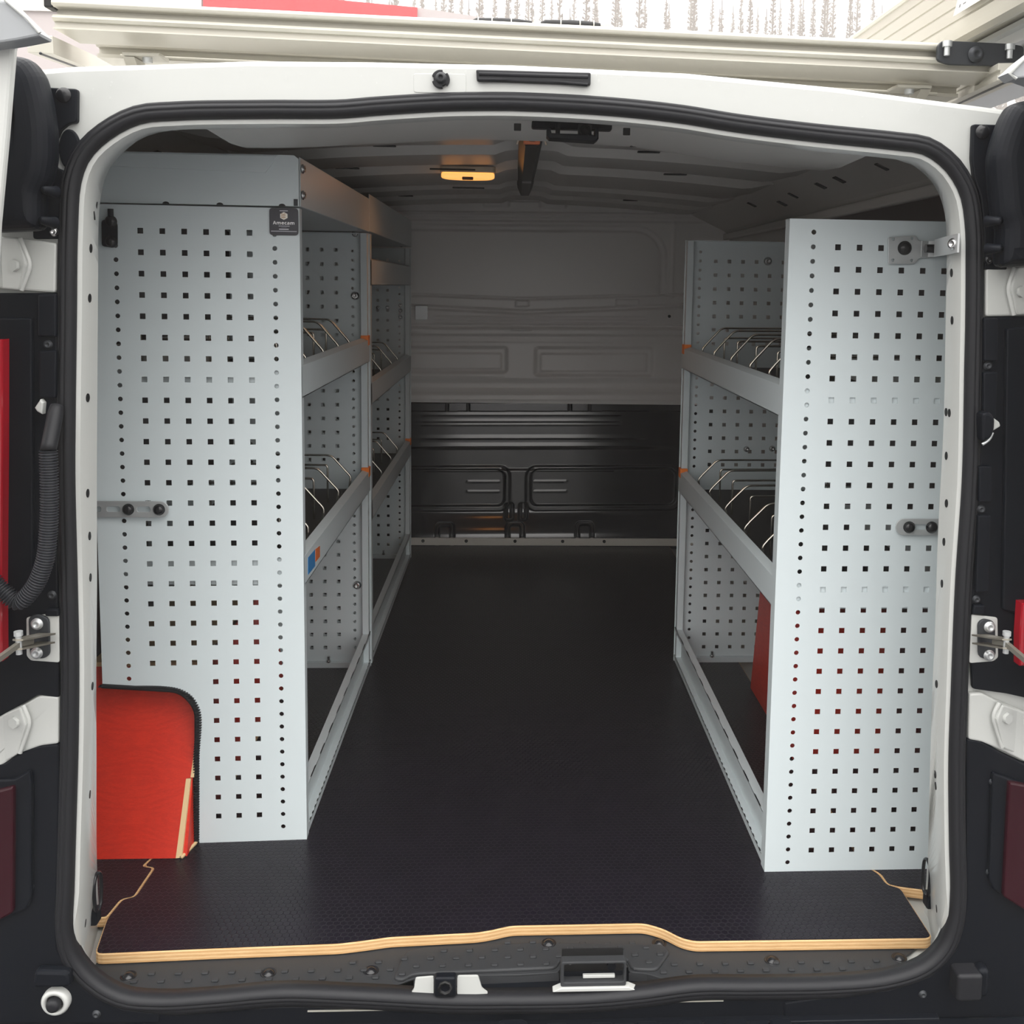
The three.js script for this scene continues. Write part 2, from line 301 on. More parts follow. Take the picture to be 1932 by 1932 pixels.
// ---------------------------------------------------------------- the bulkhead
const bx = (u) => -0.401 + (u - 778) * 0.002176, by = (u, v) => 0.591 + (757 + 0.01 * (u - 778) - v) * 0.00215;
function pressedUpper(x, y) {
  let z = -2.6;
  const u = 778 + (x + 0.401) / 0.002176, v = 757 + 0.01 * (u - 778) - (y - 0.591) / 0.00215;
  const veeA = 556 + 7 * (1 - Math.abs(u - 985) / 200), veeB = 575 + 10 * (1 - Math.min(1.4, Math.abs(u - 985) / 220));
  // big blank panel with its rounded groove
  const blank = inRect(u, v, 560, 1250, 426, 700, 60, 3), blankIn = inRect(u, v, 575, 1238, 436, 700, 50, 3);
  if (v < veeA) z -= 0.014 * (blank - blankIn) + 0.005 * blankIn; else z -= 0.004;
  z += 0.004 * ridge(u - 1262, 5) * (v < 560 ? 1 : 0);
  z -= 0.006 * ridge(v - veeA, 4);
  z -= 0.012 * ridge(v - veeB - 3, 6);
  for (const k of [597, 603, 609]) z += 0.0025 * ridge(v - k, 2.6) * step(815, 825, u) * (1 - step(1205, 1220, u));
  z -= 0.01 * ridge(v - 614, 5);
  z += 0.006 * step(616, 622, v) - 0.008 * step(628, 634, v) + facet(v, 637, 643, 0.002);
  z += 0.006 * inRect(u, v, 962, 1000, 612, 622, 2, 1.5) + 0.006 * inRect(u, v, 970, 994, 566, 577, 2, 1.5) + 0.006 * inRect(u, v, 1156, 1200, 563, 574, 2, 1.5);
  const pl = inRect(u, v, 560, 953, 655, 702, 6, 4), pr = inRect(u, v, 1008, 1228, 655, 708, 6, 4);
  z -= 0.013 * (pl + pr);
  z += 0.007 * (inRect(u, v, 560, 944, 666, 696, 4, 2.5) + inRect(u, v, 1017, 1218, 666, 700, 4, 2.5));
  z -= 0.01 * step(712, 724, v) * (1 - step(730, 742, v)); z += 0.01 * step(738, 746, v) + facet(v, 747, 753, 0.002);
  z += (inRect(u, v, 560, 950, 690, 712, 2, 1.5) + inRect(u, v, 1010, 1225, 690, 716, 2, 1.5)) * (facet(v, 694, 699, 0.0015) + facet(v, 704, 709, 0.0015));
  z += 0.008 * ridge(v - 404, 4) - 0.008 * ridge(v - 415, 6);
  const pads = inRect(u, v, 908, 955, 370, 392, 4, 3) + inRect(u, v, 1012, 1060, 372, 394, 4, 3) + inRect(u, v, 1178, 1225, 380, 400, 4, 3);
  z += 0.01 * pads - 0.01 * ridge(v - 380, 4) * (1 - Math.min(1, pads));
  return z;
}
const back = struct('wall_back', [field(-0.86, 0.92, 0.588, 1.42, 420, 360, pressedUpper), span(-0.86, 0.92, -0.3, 1.42, -2.72, -2.66)], M.bulkhead);
function pressedLower(x, y) {
  const u = 778 + (x + 0.401) / 0.002176, v = 757 + 0.01 * (u - 778) - (y - 0.591) / 0.0022;
  let z = -2.612; const w = 1 - step(1165, 1180, u);
  z += 0.006 * (v < 776 ? 1 : 0) * (Math.min(Math.abs(u - 843), Math.abs(u - 882), Math.abs(u - 1074), Math.abs(u - 1111)) < 2 ? 0 : 1) * step(759, 761, v);
  z += facet(v, 778, 783, 0.0018) * w;
  z += w * (facet(v, 790, 795, 0.0019) + facet(v, 798, 801.5, 0.0013));
  z += (1 - step(1190, 1230, u)) * (facet(v, 820, 827, 0.0026) + facet(v, 835, 842.5, 0.0028));
  z -= 0.006 * step(842, 850, v) * (1 - step(884, 890, v));
  const p = inRect(u, v, 560, 952, 886, 955, 14, 2) + inRect(u, v, 1002, 1280, 886, 955, 14, 2), q = inRect(u, v, 560, 962, 880, 965, 20, 2) + inRect(u, v, 993, 1290, 880, 965, 20, 2);
  z += 0.008 * q - 0.012 * p;
  z += facet(v, 881, 888, 0.0026) * (u < 950 || (u > 1005 && u < 1160) ? 1 : 0);
  for (const k of [908, 927]) z += facet(v, k - 2, k + 2, 0.0013) * (inRect(u, v, 880, 943, 900, 935, 1, 1) + inRect(u, v, 1007, 1071, 900, 935, 1, 1));
  z += 0.05 * step(960, 1014, v);
  for (const c of [840, 973, 1105]) z -= 0.01 * (inRect(u, v, c - 17, c + 17, 985, 1040, 8, 1.5) - inRect(u, v, c - 11, c + 11, 991, 1040, 6, 1.5));
  for (const c of [961, 988]) z -= 0.01 * (inRect(u, v, c - 8, c + 8, 950, 983, 4, 1.2) - inRect(u, v, c - 4, c + 4, 950, 980, 3, 1.2));
  return z;
}
mesh('lower_cover', field(-0.8, 0.86, -0.01, 0.589, 420, 300, pressedLower), M.bulkheadPlastic, back);
mesh('screw', cyl(0.006, 0.006, 0.006, [[.643, .951], -2.6].flat(), 'z'), M.black, back);
const bracketBack = [-.362, .952, -2.58];
mesh('mounting_plate', [box(0.05, 0.055, 0.003, bracketBack, 0.001)], M.zinc, back, 'small galvanised plate with a black screw');
mesh('floor_edge_strip', span(-0.5, 0.78, 0.002, 0.034, -2.61, -2.558, 0.004), std(0xd8d4cb, 0.4), back);
for (const u of [800, 881, 973, 1063, 1142]) mesh('strip_button', cyl(0.007, 0.006, 0.006, [bx(u) , 0.0215, -2.556], 'z', 16), M.black, back);

// ================================================================ PLYWOOD FLOOR
const T = 0.017;
function board(name, outline, label) {
  const o = thing(name, label, 'floor board');
  mesh('wood_core', extrY(outline, -T - 0.0015, -0.0012, { bevel: 0.001 }), M.ply, o, 'pale layered plywood edge');
  mesh('film_face', extrY(outline, -0.0012, 0, { inset: 0.0022 }), M.film, o);
  return o;
}
const jointL = [[-0.682, -0.085], [-0.668, -0.14], [-0.645, -0.146], [-0.642, -0.236], [-0.664, -0.24], [-0.655, -0.275], [-0.655, -0.5]];
const frontEdge = [[-.653, .008], [-.471, 0], [-.269, -.007], [-.228, -.014], [-.19, -.022], [-.047, -.03], [-.025, -.035], [.01, -.047], [.234, -.048], [.263, -.033], [.29, -.007], [.311, .002], [.478, .003], [.701, .004], [.711, -.002]];
const main = [...frontEdge, [0.711, -0.14], [0.69, -0.15], [0.688, -0.185], [0.668, -0.215], [0.665, -0.5], [0.665, -2.6], [-0.655, -2.6], [-0.655, -0.275], [-0.664, -0.24], [-0.642, -0.236], [-0.645, -0.146], [-0.664, -0.14], [-0.67, -0.085]];
board('plywood_floor', soft(main, 0.012, 3), 'large dark brown honeycomb plywood sheet covering the cargo floor, pale edge at the sill');
const g6 = 0.0012;
board('plywood_floor', soft([[-0.67 - g6, -0.088], [-0.664 - g6, -0.14], [-0.645 - g6, -0.146], [-0.642 - g6, -0.236], [-0.664 - g6, -0.24], [-0.655 - g6, -0.275], [-0.6562, -0.9], [-0.81, -0.9], [-0.81, -0.13], [-0.72, -0.09]], 0.008, 3), 'small dark plywood floor strip at the left, in front of the red box');
board('plywood_floor', soft([[0.7122, -0.142], [0.6912, -0.151], [0.6892, -0.186], [0.6692, -0.216], [0.6662, -0.9], [0.866, -0.9], [0.866, -0.13], [0.76, -0.13]], 0.008, 3), 'small dark plywood floor piece at the right, beside the right tie-down ring');

// wheel arch boxes of red film-faced plywood
{
  const o = thing('wheel_arch_box', 'bright red plywood wheel arch cover on the floor at the left, under the cut-away panel', 'wheel arch cover');
  const face = [[-0.795, 0], [-0.612, 0], [-0.604, 0.14], [-0.596, 0.142], [-0.592, 0.205], [-0.586, 0.207], [-0.586, 0.345], [-0.795, 0.345]];
  const tilt = (g) => g.rotateX(-0.33).translate(0, 0.001, -0.263);
  mesh('front_panel', tilt(extrZ(face, -0.012, 0)), M.redFilm, o);
  mesh('panel_edge', tilt(extrZ([[-0.6125, 0], [-0.602, 0.001], [-0.596, 0.14], [-0.6045, 0.14]], -0.011, 0.0005)), M.plyPlain, o, 'pale bare plywood edge');
  mesh('panel_edge', tilt(extrZ([[-0.5965, 0.142], [-0.5905, 0.142], [-0.586, 0.235], [-0.589, 0.235], [-0.5925, 0.205]], -0.011, 0.0005)), M.plyPlain, o, 'pale bare plywood edge');
  mesh('side_panel', [extrX([[-0.27, 0.001], [-0.38, 0.335], [-0.95, 0.335], [-1.1, 0.001]], -0.605, -0.594)], M.redFilm, o);
  mesh('base_trim', [rod([[-0.602, 0.003, -0.262], [-0.588, 0.003, -0.325], [-0.588, 0.003, -1.1]], 0.0035, { n: 6 })], M.plyPlain, o);
  mesh('top_panel', [span(-0.8, -0.594, 0.325, 0.336, -0.95, -0.375)], M.plyPlain, o);
  const r = thing('wheel_arch_box', 'red plywood wheel arch cover on the floor inside the right shelving unit', 'wheel arch cover');
  mesh('side_panel', [extrX([[-0.6, 0.001], [-0.6, 0.335], [-0.985, 0.335], [-1.06, 0.001]], 0.652, 0.664)], M.redFilm, r);
  mesh('rear_panel', [extrX([[-1.06, 0.001], [-0.985, 0.335], [-0.997, 0.335], [-1.073, 0.001]], 0.665, 0.865)], M.redFilm, r);
  mesh('front_panel', [span(0.665, 0.865, 0.001, 0.335, -0.612, -0.6)], M.redFilm, r);
  mesh('top_panel', [span(0.652, 0.865, 0.336, 0.347, -0.985, -0.6)], M.redFilm, r);
}

// ================================================================ SHELVING
const P = 0.038;
function perforated(w, h, back, { sq, rounds, cut }) {     // in the panel's own plane: front edge at 0, back edge at back * w, feet at 0
  const X = (x) => back * x;
  let out = [[0, 0], [w, 0], [w, h], [0, h]];
  if (cut) out = [[0, 0], [cut.x, 0], [cut.x - 0.004, cut.y * 0.55], [cut.x - 0.006, cut.y - 0.035], ...Array.from({ length: 6 }, (_, k) => [cut.x - 0.006 + 0.03 - 0.03 * Math.cos(k / 5 * Math.PI / 2), cut.y - 0.03 + 0.03 * Math.sin(k / 5 * Math.PI / 2)]), [w, cut.y + 0.012], [w, h], [0, h]];
  const blocked = (x, y, m) => cut && x > cut.x - 0.012 - m && y < cut.y + 0.014 + m;
  const holes = [];
  for (let i = 0; i < 6; i++) for (let j = 0; j < 30; j++) {
    const x = sq[0] + i * P, y = sq[1] - j * P, q = 0.00505;
    if (cut && x + q > cut.x - 0.009 && y - q < cut.y + 0.012) continue;
    holes.push([[x - q, y - q], [x + q, y - q], [x + q, y + q], [x - q, y + q]]);
  }
  for (const [x, y0, n] of rounds) for (let j = 0; j < n; j++) { const y = y0 - j * 0.025; if (!blocked(x, y, 0) && y > 0.01) holes.push(disc(x, y, 0.0043, 0.0043, 14)); }
  const flip = (l) => l.map(([x, y]) => [X(x), y]);
  return extrZ(flip(out), -0.0016, 0, { holes: holes.map(flip) });
}
const flangeZ = -1;
function sidePanel(parent, x, z, turn, back, w, h, spec, post) {
  const s = new THREE.Group();
  const geos = [perforated(w, h, back, spec)];
  if (post) geos.push(span(back * 0.0028, back * 0.0205, 0, h, 0, 0.024, 0.0012, 1), span(back * 0.026, back * w, 0.0, 0.014, 0, 0.016), span(0, back * w, h - 0.0016, h, 0, 0.02));
  else geos.push(span(0, back * 0.0016, 0, h, -0.026, -0.0005), span(0, back * w, h - 0.0016, h, -0.02, -0.0005));
  const g = done(geos.map((q) => plain(q).rotateY(turn).translate(x, 0, z)));
  return mesh('side_panel', g, M.coat, parent);
}
function tray(parent, x1, back, depth, zA, zB, y0, y1, { cap, lower } = {}) {   // x1 front, zA near, zB far
  const b = back, e = 0.0016, xb = x1 + b * depth;
  const rim = extrZ([[x1, y1], [x1 + b * 0.017, y1 + 0.006], [x1 + b * 0.017, y1 + 0.0045], [x1 + b * 0.001, y1 - 0.0015]], zB, zA);
  const t = mesh('shelf', [span(x1, xb, y0, y0 + e, zB, zA), span(x1, x1 + b * e, y0, y1, zB, zA), span(xb - b * e, xb, y0, y1 + 0.03, zB, zA), span(x1, xb, y0, y1 - 0.002, zA - e, zA), span(x1, xb, y0, y1 - 0.002, zB, zB + e), rim], M.coat, parent);
  mesh('mat', span(x1 + b * 0.02, xb - b * 0.004, y0 + e + 0.0003, y0 + e + 0.003, zB + 0.006, zA - 0.006), M.rubberMat, t);
  if (cap) mesh('corner_cap', [span(x1 - b * 0.0014, x1 + b * 0.02, y1 - 0.014, y1 + 0.0125, zB - 0.001, zB + 0.03, 0.0015)], M.orange, t, 'small orange plastic corner cap');
  return t;
}
function rail(parent, x1, back, zA, zB) {
  const b = back, w = 0.017;
  return mesh('floor_rail', [span(x1 + b * w, x1 + b * (w + 0.002), 0.018, 0.1, zB, zA), span(x1 + b * 0.001, x1 + b * w, 0.098, 0.1, zB, zA), span(x1 + b * 0.001, x1 + b * 0.003, 0.09, 0.1, zB, zA), span(x1 + b * 0.001, x1 + b * w, 0.016, 0.018, zB, zA), span(x1 + b * 0.001, x1 + b * 0.003, 0.003, 0.018, zB, zA)], M.coat, parent);
}
const boltGeo = done([lathe([[0, 0], [0.0075, 0], [0.0085, 0.001], [0.0085, 0.003], [0.006, 0.004], [0.006, 0.0065], [0.003, 0.0065], [0.003, 0.004], [0, 0.004]], [0, 0, 0], 'z', 18)]);
const domeGeo = done([lathe([[0.0105, 0], [0.0105, 0.002], [0.0095, 0.0022], [0.009, 0.005], [0.0066, 0.0078], [0.003, 0.009], [0, 0.0092]], [0, 0, 0], 'z', 24)]);
function bolt(parent, at, geo = boltGeo, mat = M.bolt, name = 'bolt') { const m = mesh(name, geo, mat, parent); m.position.set(...at); return m; }

const XL = -0.384, XR = 0.476, D = 0.37;
const sqL = [0.0887, 1.1546], roundsL = [[0.0444, 1.1527, 46], [0.322, 1.1527, 46]];
const sqR = [0.0864, 1.1425], roundsR = [[0.0428, 1.1676, 47], [0.321, 1.1676, 47]];

const unitL = thing('shelving_unit', 'grey steel shelving unit nearest the doors at the left, end panel cut over red box', 'shelving');
{
  const near = sidePanel(unitL, XL, -0.3255, 0.0426, -1, 0.37, 1.2, { sq: sqL, rounds: roundsL, cut: { x: 0.208, y: 0.302 } });
  const rim = [[XL - 0.2065, 0.002, -0.3163], [XL - 0.2025, 0.166, -0.3163], [XL - 0.2, 0.268, -0.3163], [XL - 0.228, 0.303, -0.315], [XL - 0.37, 0.315, -0.309]];
  mesh('edge_trim', rod(rim, 0.0045, { n: 8, fillet: 0.03 }), M.rubber, unitL, 'ribbed black rubber edging round the cut-out');
  const ribs = curve(rim, 90).map((p) => box(0.0105, 0.0016, 0.011, [p.x, p.y, p.z]));
  mesh('trim_rib', ribs, M.rubber, unitL).userData.kind = 'stuff';
  sidePanel(unitL, XL, -1.232, 0, -1, D, 1.2, { sq: sqL, rounds: roundsL }, true);
  tray(unitL, XL, -1, D, -0.33, -1.23, 0.856, 0.915, { cap: true });
  const low = tray(unitL, XL, -1, D, -0.33, -1.23, 0.501, 0.556, { cap: true });
  const st = [[-.372, .558], [-.435, .539], [-.486, .546], [-.483, .504], [-.359, .518], [-.345, .527]];
  mesh('sticker', extrX([[-.366, .545], [-.435, .543], [-.433, .51], [-.364, .512]], XL, XL + 0.0008), std(0x2d7fbe, 0.5), low, 'blue sticker');
  mesh('sticker', extrX([[-.44, .542], [-.485, .537], [-.484, .515], [-.439, .517]], XL, XL + 0.0008), std(0xe07030, 0.5), low, 'orange sticker');
  rail(unitL, XL, -1, -0.328, -1.232);
  // top shelf with its long front board and pressed end plate
  mesh('top_shelf', [span(XL - D, XL - 0.003, 1.204, 1.206, -1.24, -0.335), span(XL - 0.003, XL, 1.204, 1.292, -1.238, -0.338, 0.0012, 1), span(XL - D, XL - D + 0.002, 1.204, 1.3, -1.24, -0.34)], M.coat, unitL);
  const plate = [[0, 1.2035], [-0.37, 1.2035], [-0.37, 1.2935], [-0.008, 1.2935], [0, 1.287]].map(([x, y]) => [XL + x, y]);
  const end = mesh('end_plate', [extrZ(plate, -0.324, -0.3225)], M.coat, unitL);
  mesh('pressed_relief', [extrZ([[XL - 0.058, 1.2615], [XL - 0.37, 1.268], [XL - 0.37, 1.2915], [XL - 0.036, 1.2915]], -0.3225, -0.319, { bevel: 0.0012 })], M.coat, end);
  for (const u of [0.03, 0.14, 0.235]) mesh('scallop', extrZ(disc(XL - u, 1.2035, 0.006, 0.004, 14).filter(([, y]) => y >= 1.2033), -0.3224, -0.3217), M.black, end);
  mesh('latch_slot', [span(XL - 0.009, XL - 0.002, 1.204, 1.216, -0.3224, -0.3205)], M.darkSteel, end);
  bolt(unitL, [XL + 0.001, 1.225, -0.345]).rotation.y = Math.PI / 2; bolt(unitL, [XL + 0.001, 1.272, -0.345]).rotation.y = Math.PI / 2;
  for (const p of [[-.422, 1.033], [-.421, .233]]) bolt(unitL, [...p, -1.2318], boltGeo).scale.setScalar(1.35);
  for (const p of [[-.421, 1.215], [-.421, 1.198]]) bolt(unitL, [...p, -1.231]);
  mesh('foot_bolt', [cyl(0.004, 0.004, 0.018, [[-.5, .028][0], 0.022, -1.222], 'y', 12), cyl(0.007, 0.007, 0.005, [[-.5, .028][0], 0.0165, -1.222], 'y', 6)], M.bolt, unitL);
}
const unitFar = thing('shelving_unit', 'left grey steel shelving unit deeper in the van, against the bulkhead', 'shelving');
{
  const f = sidePanel(unitFar, XL, -1.2505, 0, -1, D, 1.2, { sq: sqL, rounds: roundsL });
  sidePanel(unitFar, XL, -2.379, 0, -1, D, 1.2, { sq: sqL, rounds: roundsL }, true);
  tray(unitFar, XL, -1, D, -1.256, -2.377, 1.062, 1.131);
  tray(unitFar, XL, -1, D, -1.256, -2.377, 0.735, 0.793);
  tray(unitFar, XL, -1, D, -1.256, -2.377, 0.41, 0.463, { cap: true });
  rail(unitFar, XL, -1, -1.254, -2.379);
  mesh('top_shelf', [span(XL - D, XL - 0.003, 1.206, 1.208, -2.39, -1.2425), span(XL - 0.003, XL, 1.206, 1.305, -2.39, -1.2425, 0.0012, 1)], M.coat, unitFar);
  for (const p of [[-.42, 1.226], [-.42, 1.212]]) bolt(unitFar, [...p, -2.378]);
  for (const p of [[-.508, .975], [-.472, .976], [-.424, .985], [-.424, .965], [-.424, .94]]) bolt(unitFar, [...p, -2.378]).scale.setScalar(0.9);
  mesh('foot_bolt', [cyl(0.004, 0.004, 0.018, [-0.49, 0.022, -2.37], 'y', 12), cyl(0.007, 0.007, 0.005, [-0.49, 0.0165, -2.37], 'y', 6)], M.bolt, unitFar);
}
const unitR = thing('shelving_unit', 'right grey steel shelving unit with a full-height perforated end panel', 'shelving');
{
  sidePanel(unitR, XR, -0.1954, 0.0085, 1, 0.37, 1.19, { sq: sqR, rounds: roundsR });
  sidePanel(unitR, XR, -1.266, 0, 1, D, 1.198, { sq: sqR, rounds: roundsR }, true);
  tray(unitR, XR, 1, D, -0.2, -1.264, 0.845, 0.9, { cap: true });
  tray(unitR, XR, 1, D, -0.2, -1.264, 0.498, 0.553, { cap: true });
  rail(unitR, XR, 1, -0.198, -1.266);
  bolt(unitR, [...[.707, 1.145], -1.2655]).scale.setScalar(1.35);
  for (const p of [[.666, .618], [.739, .62]]) bolt(unitR, [...p, -1.2655]);
  mesh('foot_bolt', [cyl(0.004, 0.004, 0.018, [[.585, .01][0], 0.022, -1.256], 'y', 12), cyl(0.007, 0.007, 0.005, [[.585, .01][0], 0.0165, -1.256], 'y', 6)], M.bolt, unitR);
}

// wire dividers, one by one
function divider(b, x, y, z, floorY, topY, backX) {            // b: which way the back lies
  const o = new THREE.Group(); o.position.set(x, y, z);
  mesh('outer_wire', rod([[b * 0.008, floorY, 0], [b * -0.001, -0.008, 0], [b * 0.006, 0.001, 0], [b * 0.048, topY, 0], [b * backX, topY + 0.002, 0], [b * backX, floorY, 0]], 0.0026, { fillet: 0.012, n: 8 }), M.wire, o);
  mesh('inner_wire', rod([[b * 0.058, floorY, -0.004], [b * 0.058, topY - 0.026, -0.004], [b * (backX - 0.02), topY - 0.024, -0.004], [b * (backX - 0.02), floorY, -0.004]], 0.0026, { fillet: 0.008, n: 8 }), M.wire, o);
  return o;
}
function dividers(b, x, y, topY, trayFloor, zs, label, group) {
  const proto = divider(b, x, y, zs[0], trayFloor + 0.005 - y, topY - y, 0.32);
  const ord = ['farthest from the rear doors', 'second from the far end', 'third from the far end', 'fourth from the far end', 'nearest the rear doors'];
  zs.forEach((z, i) => {
    const o = i ? proto.clone() : proto; o.name = numbered('wire_divider'); o.position.z = z; scene.add(o);
    tag(o, label + ', ' + (i === zs.length - 1 ? ord[4] : ord[i]), 'shelf divider', group);
  });
}
dividers(1, 0.5, 0.917, 0.965, 0.845, [-1.09, -0.934, -0.738, -0.55, -0.389], 'bent wire divider on the upper shelf at the right', 'wire dividers on the right upper shelf');
dividers(1, 0.5, 0.571, 0.616, 0.498, [-1.089, -0.935, -0.743, -0.545, -0.388], 'bent wire divider on the lower shelf at the right', 'wire dividers on the right lower shelf');
dividers(-1, -0.408, 0.927, 0.976, 0.856, [-1.033, -0.87, -0.677, -0.484], 'bent wire divider on the near left unit upper shelf', 'wire dividers on the near left upper shelf');
dividers(-1, -0.408, 0.583, 0.63, 0.501, [-1.037, -0.853, -0.661, -0.488], 'bent wire divider on the near left unit lower shelf', 'wire dividers on the near left lower shelf');
dividers(-1, -0.408, 0.806, 0.856, 0.738, [-2.126, -1.934, -1.651], 'bent wire divider on the far left unit upper shelf', 'wire dividers on the far left upper shelf');
dividers(-1, -0.408, 0.482, 0.532, 0.41, [-2.119, -1.912, -1.655], 'bent wire divider on the far left unit lower shelf', 'wire dividers on the far left lower shelf');

// straps and brackets that hold the shelving to the pillars
function strap(x0, x1, y, z, h, bolts, slots, label) {
  const o = thing('mounting_strap', label, 'bracket', [0, 0, 0]);
  const r = h / 2, left = x0 < x1 ? 1 : -1, pts = [];
  for (let k = 0; k <= 10; k++) { const a = -Math.PI / 2 + Math.PI * k / 10; pts.push([x1 - left * r + left * r * Math.cos(a), y + r * Math.sin(a)]); }
  pts.push([x0, y + r], [x0, y - r]);
  const holes = slots.map((s) => soft([[s - 0.012, y - 0.005], [s + 0.012, y - 0.005], [s + 0.012, y + 0.005], [s - 0.012, y + 0.005]], 0.006, 4));
  mesh('plate', extrZ(pts, z, z + 0.003, { holes, bevel: 0.0006 }), M.zinc, o);
  for (const b of bolts) bolt(o, [b, y, z + 0.003], domeGeo, M.blackBolt, 'dome_bolt');
}
const ls = [[-.75, .653], [-.621, .653], [-.693, .652], [-.638, .652], [-.666, .653], [-.72, .653], [-.742, .653]];
strap(ls[0][0] - 0.05, ls[1][0], ls[0][1] - 0.001, -0.3035, 0.03, [ls[2][0], ls[3][0]], [ls[4][0], ls[5][0], ls[5][0] - 0.034], 'galvanised strap with two black dome bolts, halfway up the left perforated panel');
const rs = [[.764, .651], [.687, .649], [.711, .65], [.752, .651], [.731, .651]];
strap(rs[0][0] + 0.05, rs[1][0], rs[0][1], -0.193, 0.03, [rs[2][0], rs[3][0]], [rs[4][0]], 'galvanised strap with two black dome bolts, halfway up the right perforated panel');
{
  const o = thing('mounting_bracket', 'zinc plate bracket with bent arm at the top of the right perforated panel', 'bracket');
  const z = -0.1935, c = [[.648, 1.161], [.697, 1.165], [.701, 1.156], [.726, 1.155], [.728, 1.127], [.703, 1.126], [.697, 1.116], [.65, 1.115]];
  const hp = [[.657, 1.158], [.69, 1.16], [.658, 1.122], [.691, 1.122]];
  mesh('plate', extrZ(soft(c, 0.003, 2), z, z + 0.003, { holes: hp.map((p) => disc(...p, 0.0026, 0.0026, 10)), bevel: 0.0005 }), M.zinc, o);
  const bp = [.677, 1.143]; bolt(o, [...bp, z + 0.003], domeGeo, M.blackBolt, 'dome_bolt').scale.setScalar(1.15);
  const a = [.719, 1.142, -.19], b = [.677, 1.138, -.06], k = [.638, 1.136, .066], e = [.639, 1.139, .112];
  mesh('arm', flatBar([[.706, 1.142, -.188], a, [a[0] + 0.008, a[1], a[2] + 0.012], b, k, e], 0.027, 0.003), M.zinc, o);
  mesh('dark_bolt', [cyl(0.0075, 0.0075, 0.03, [a[0] + 0.002, a[1], a[2] + 0.02], 'x', 16)], M.blackBolt, o, 'dark bolt through the arm');
  const tip = bolt(o, [(k[0] + e[0] * 2) / 3, (k[1] + e[1] * 2) / 3, (k[2] + e[2] * 2) / 3 + 0.001], boltGeo); tip.rotation.y = -1.0;
  const l = thing('mounting_bracket', 'black bracket in the shade on the left panel top corner beside the pillar', 'bracket');
  const q = [[-.724, 1.171], [-.701, 1.175], [-.697, 1.164], [-.698, 1.128], [-.705, 1.123], [-.725, 1.126]];
  mesh('plate', extrZ(soft(q, 0.004, 2), -0.3035, -0.299, { bevel: 0.001 }), M.plastic, l);
  for (const p of [[-.707, 1.169], [-.708, 1.134]]) bolt(l, [...p, -0.299], domeGeo, M.blackBolt, 'dome_bolt');
  mesh('pin', cyl(0.005, 0.005, 0.02, [...[-.707, 1.181], -0.298], 'y', 12), M.plastic, l);
}
{ // maker's sticker on the near left panel
  const w = 512, h = 560, c = document.createElement('canvas'); c.width = w; c.height = h; const x = c.getContext('2d');
  x.fillStyle = '#262632'; x.fillRect(0, 0, w, h);
  x.fillStyle = '#c9c9d0'; x.fillRect(182, 42, 150, 16);
  x.beginPath(); for (let k = 0; k < 6; k++) { const a = Math.PI / 6 + k * Math.PI / 3; x[k ? 'lineTo' : 'moveTo'](258 + 78 * Math.cos(a), 158 + 84 * Math.sin(a)); } x.closePath(); x.fillStyle = '#f3ece0'; x.fill();
  x.strokeStyle = '#a9743f'; x.lineWidth = 13; x.lineJoin = 'round';
  for (const dy of [-30, 4, 38]) { x.beginPath(); x.moveTo(206, 140 + dy); x.lineTo(252, 158 + dy); x.lineTo(288, 142 + dy); x.stroke(); }
  x.fillStyle = '#ffffff'; x.font = 'bold 98px sans-serif'; x.textAlign = 'center'; x.fillText('Amecam', 256, 340, 400);
  x.fillStyle = '#d0d0d6'; x.fillRect(160, 366, 200, 12); x.fillStyle = '#7b7b86'; x.fillRect(206, 398, 100, 7);
  x.fillStyle = '#d8d8de'; x.fillRect(168, 430, 176, 20); x.fillStyle = '#c4c4cc'; x.fillRect(22, 476, 468, 14);
  const t = new THREE.CanvasTexture(c); t.colorSpace = THREE.SRGBColorSpace;
  const pl = [[-.436, 1.199], [-.386, 1.199], [-.386, 1.15], [-.437, 1.152]];
  const x0 = pl[0][0], x1 = pl[1][0], y0 = pl[3][1], y1 = pl[0][1];
  const face = new THREE.ShapeGeometry(poly(soft([[0, 0], [1, 0], [1, 1], [0, 1]], 0.1, 4)));
  const f = new THREE.Mesh(face, new THREE.MeshStandardMaterial({ map: t, roughness: 0.35 })); f.name = 'printed_face'; f.scale.set(x1 - x0, y1 - y0, 1); f.position.set(x0, y0, 0.0007); f.castShadow = f.receiveShadow = true;
  const o = thing('sticker', 'square black sticker reading Amecam on the top corner of the left panel', 'sticker', [0, 0, -0.3215]);
  o.rotation.y = 0; o.add(f);
  mesh('backing', extrZ(soft([[x0 - 0.0006, y0 - 0.0006], [x1 + 0.0006, y0 - 0.0006], [x1 + 0.0006, y1 + 0.0006], [x0 - 0.0006, y1 + 0.0006]], 0.006, 4), 0, 0.0005), M.black, o);
}

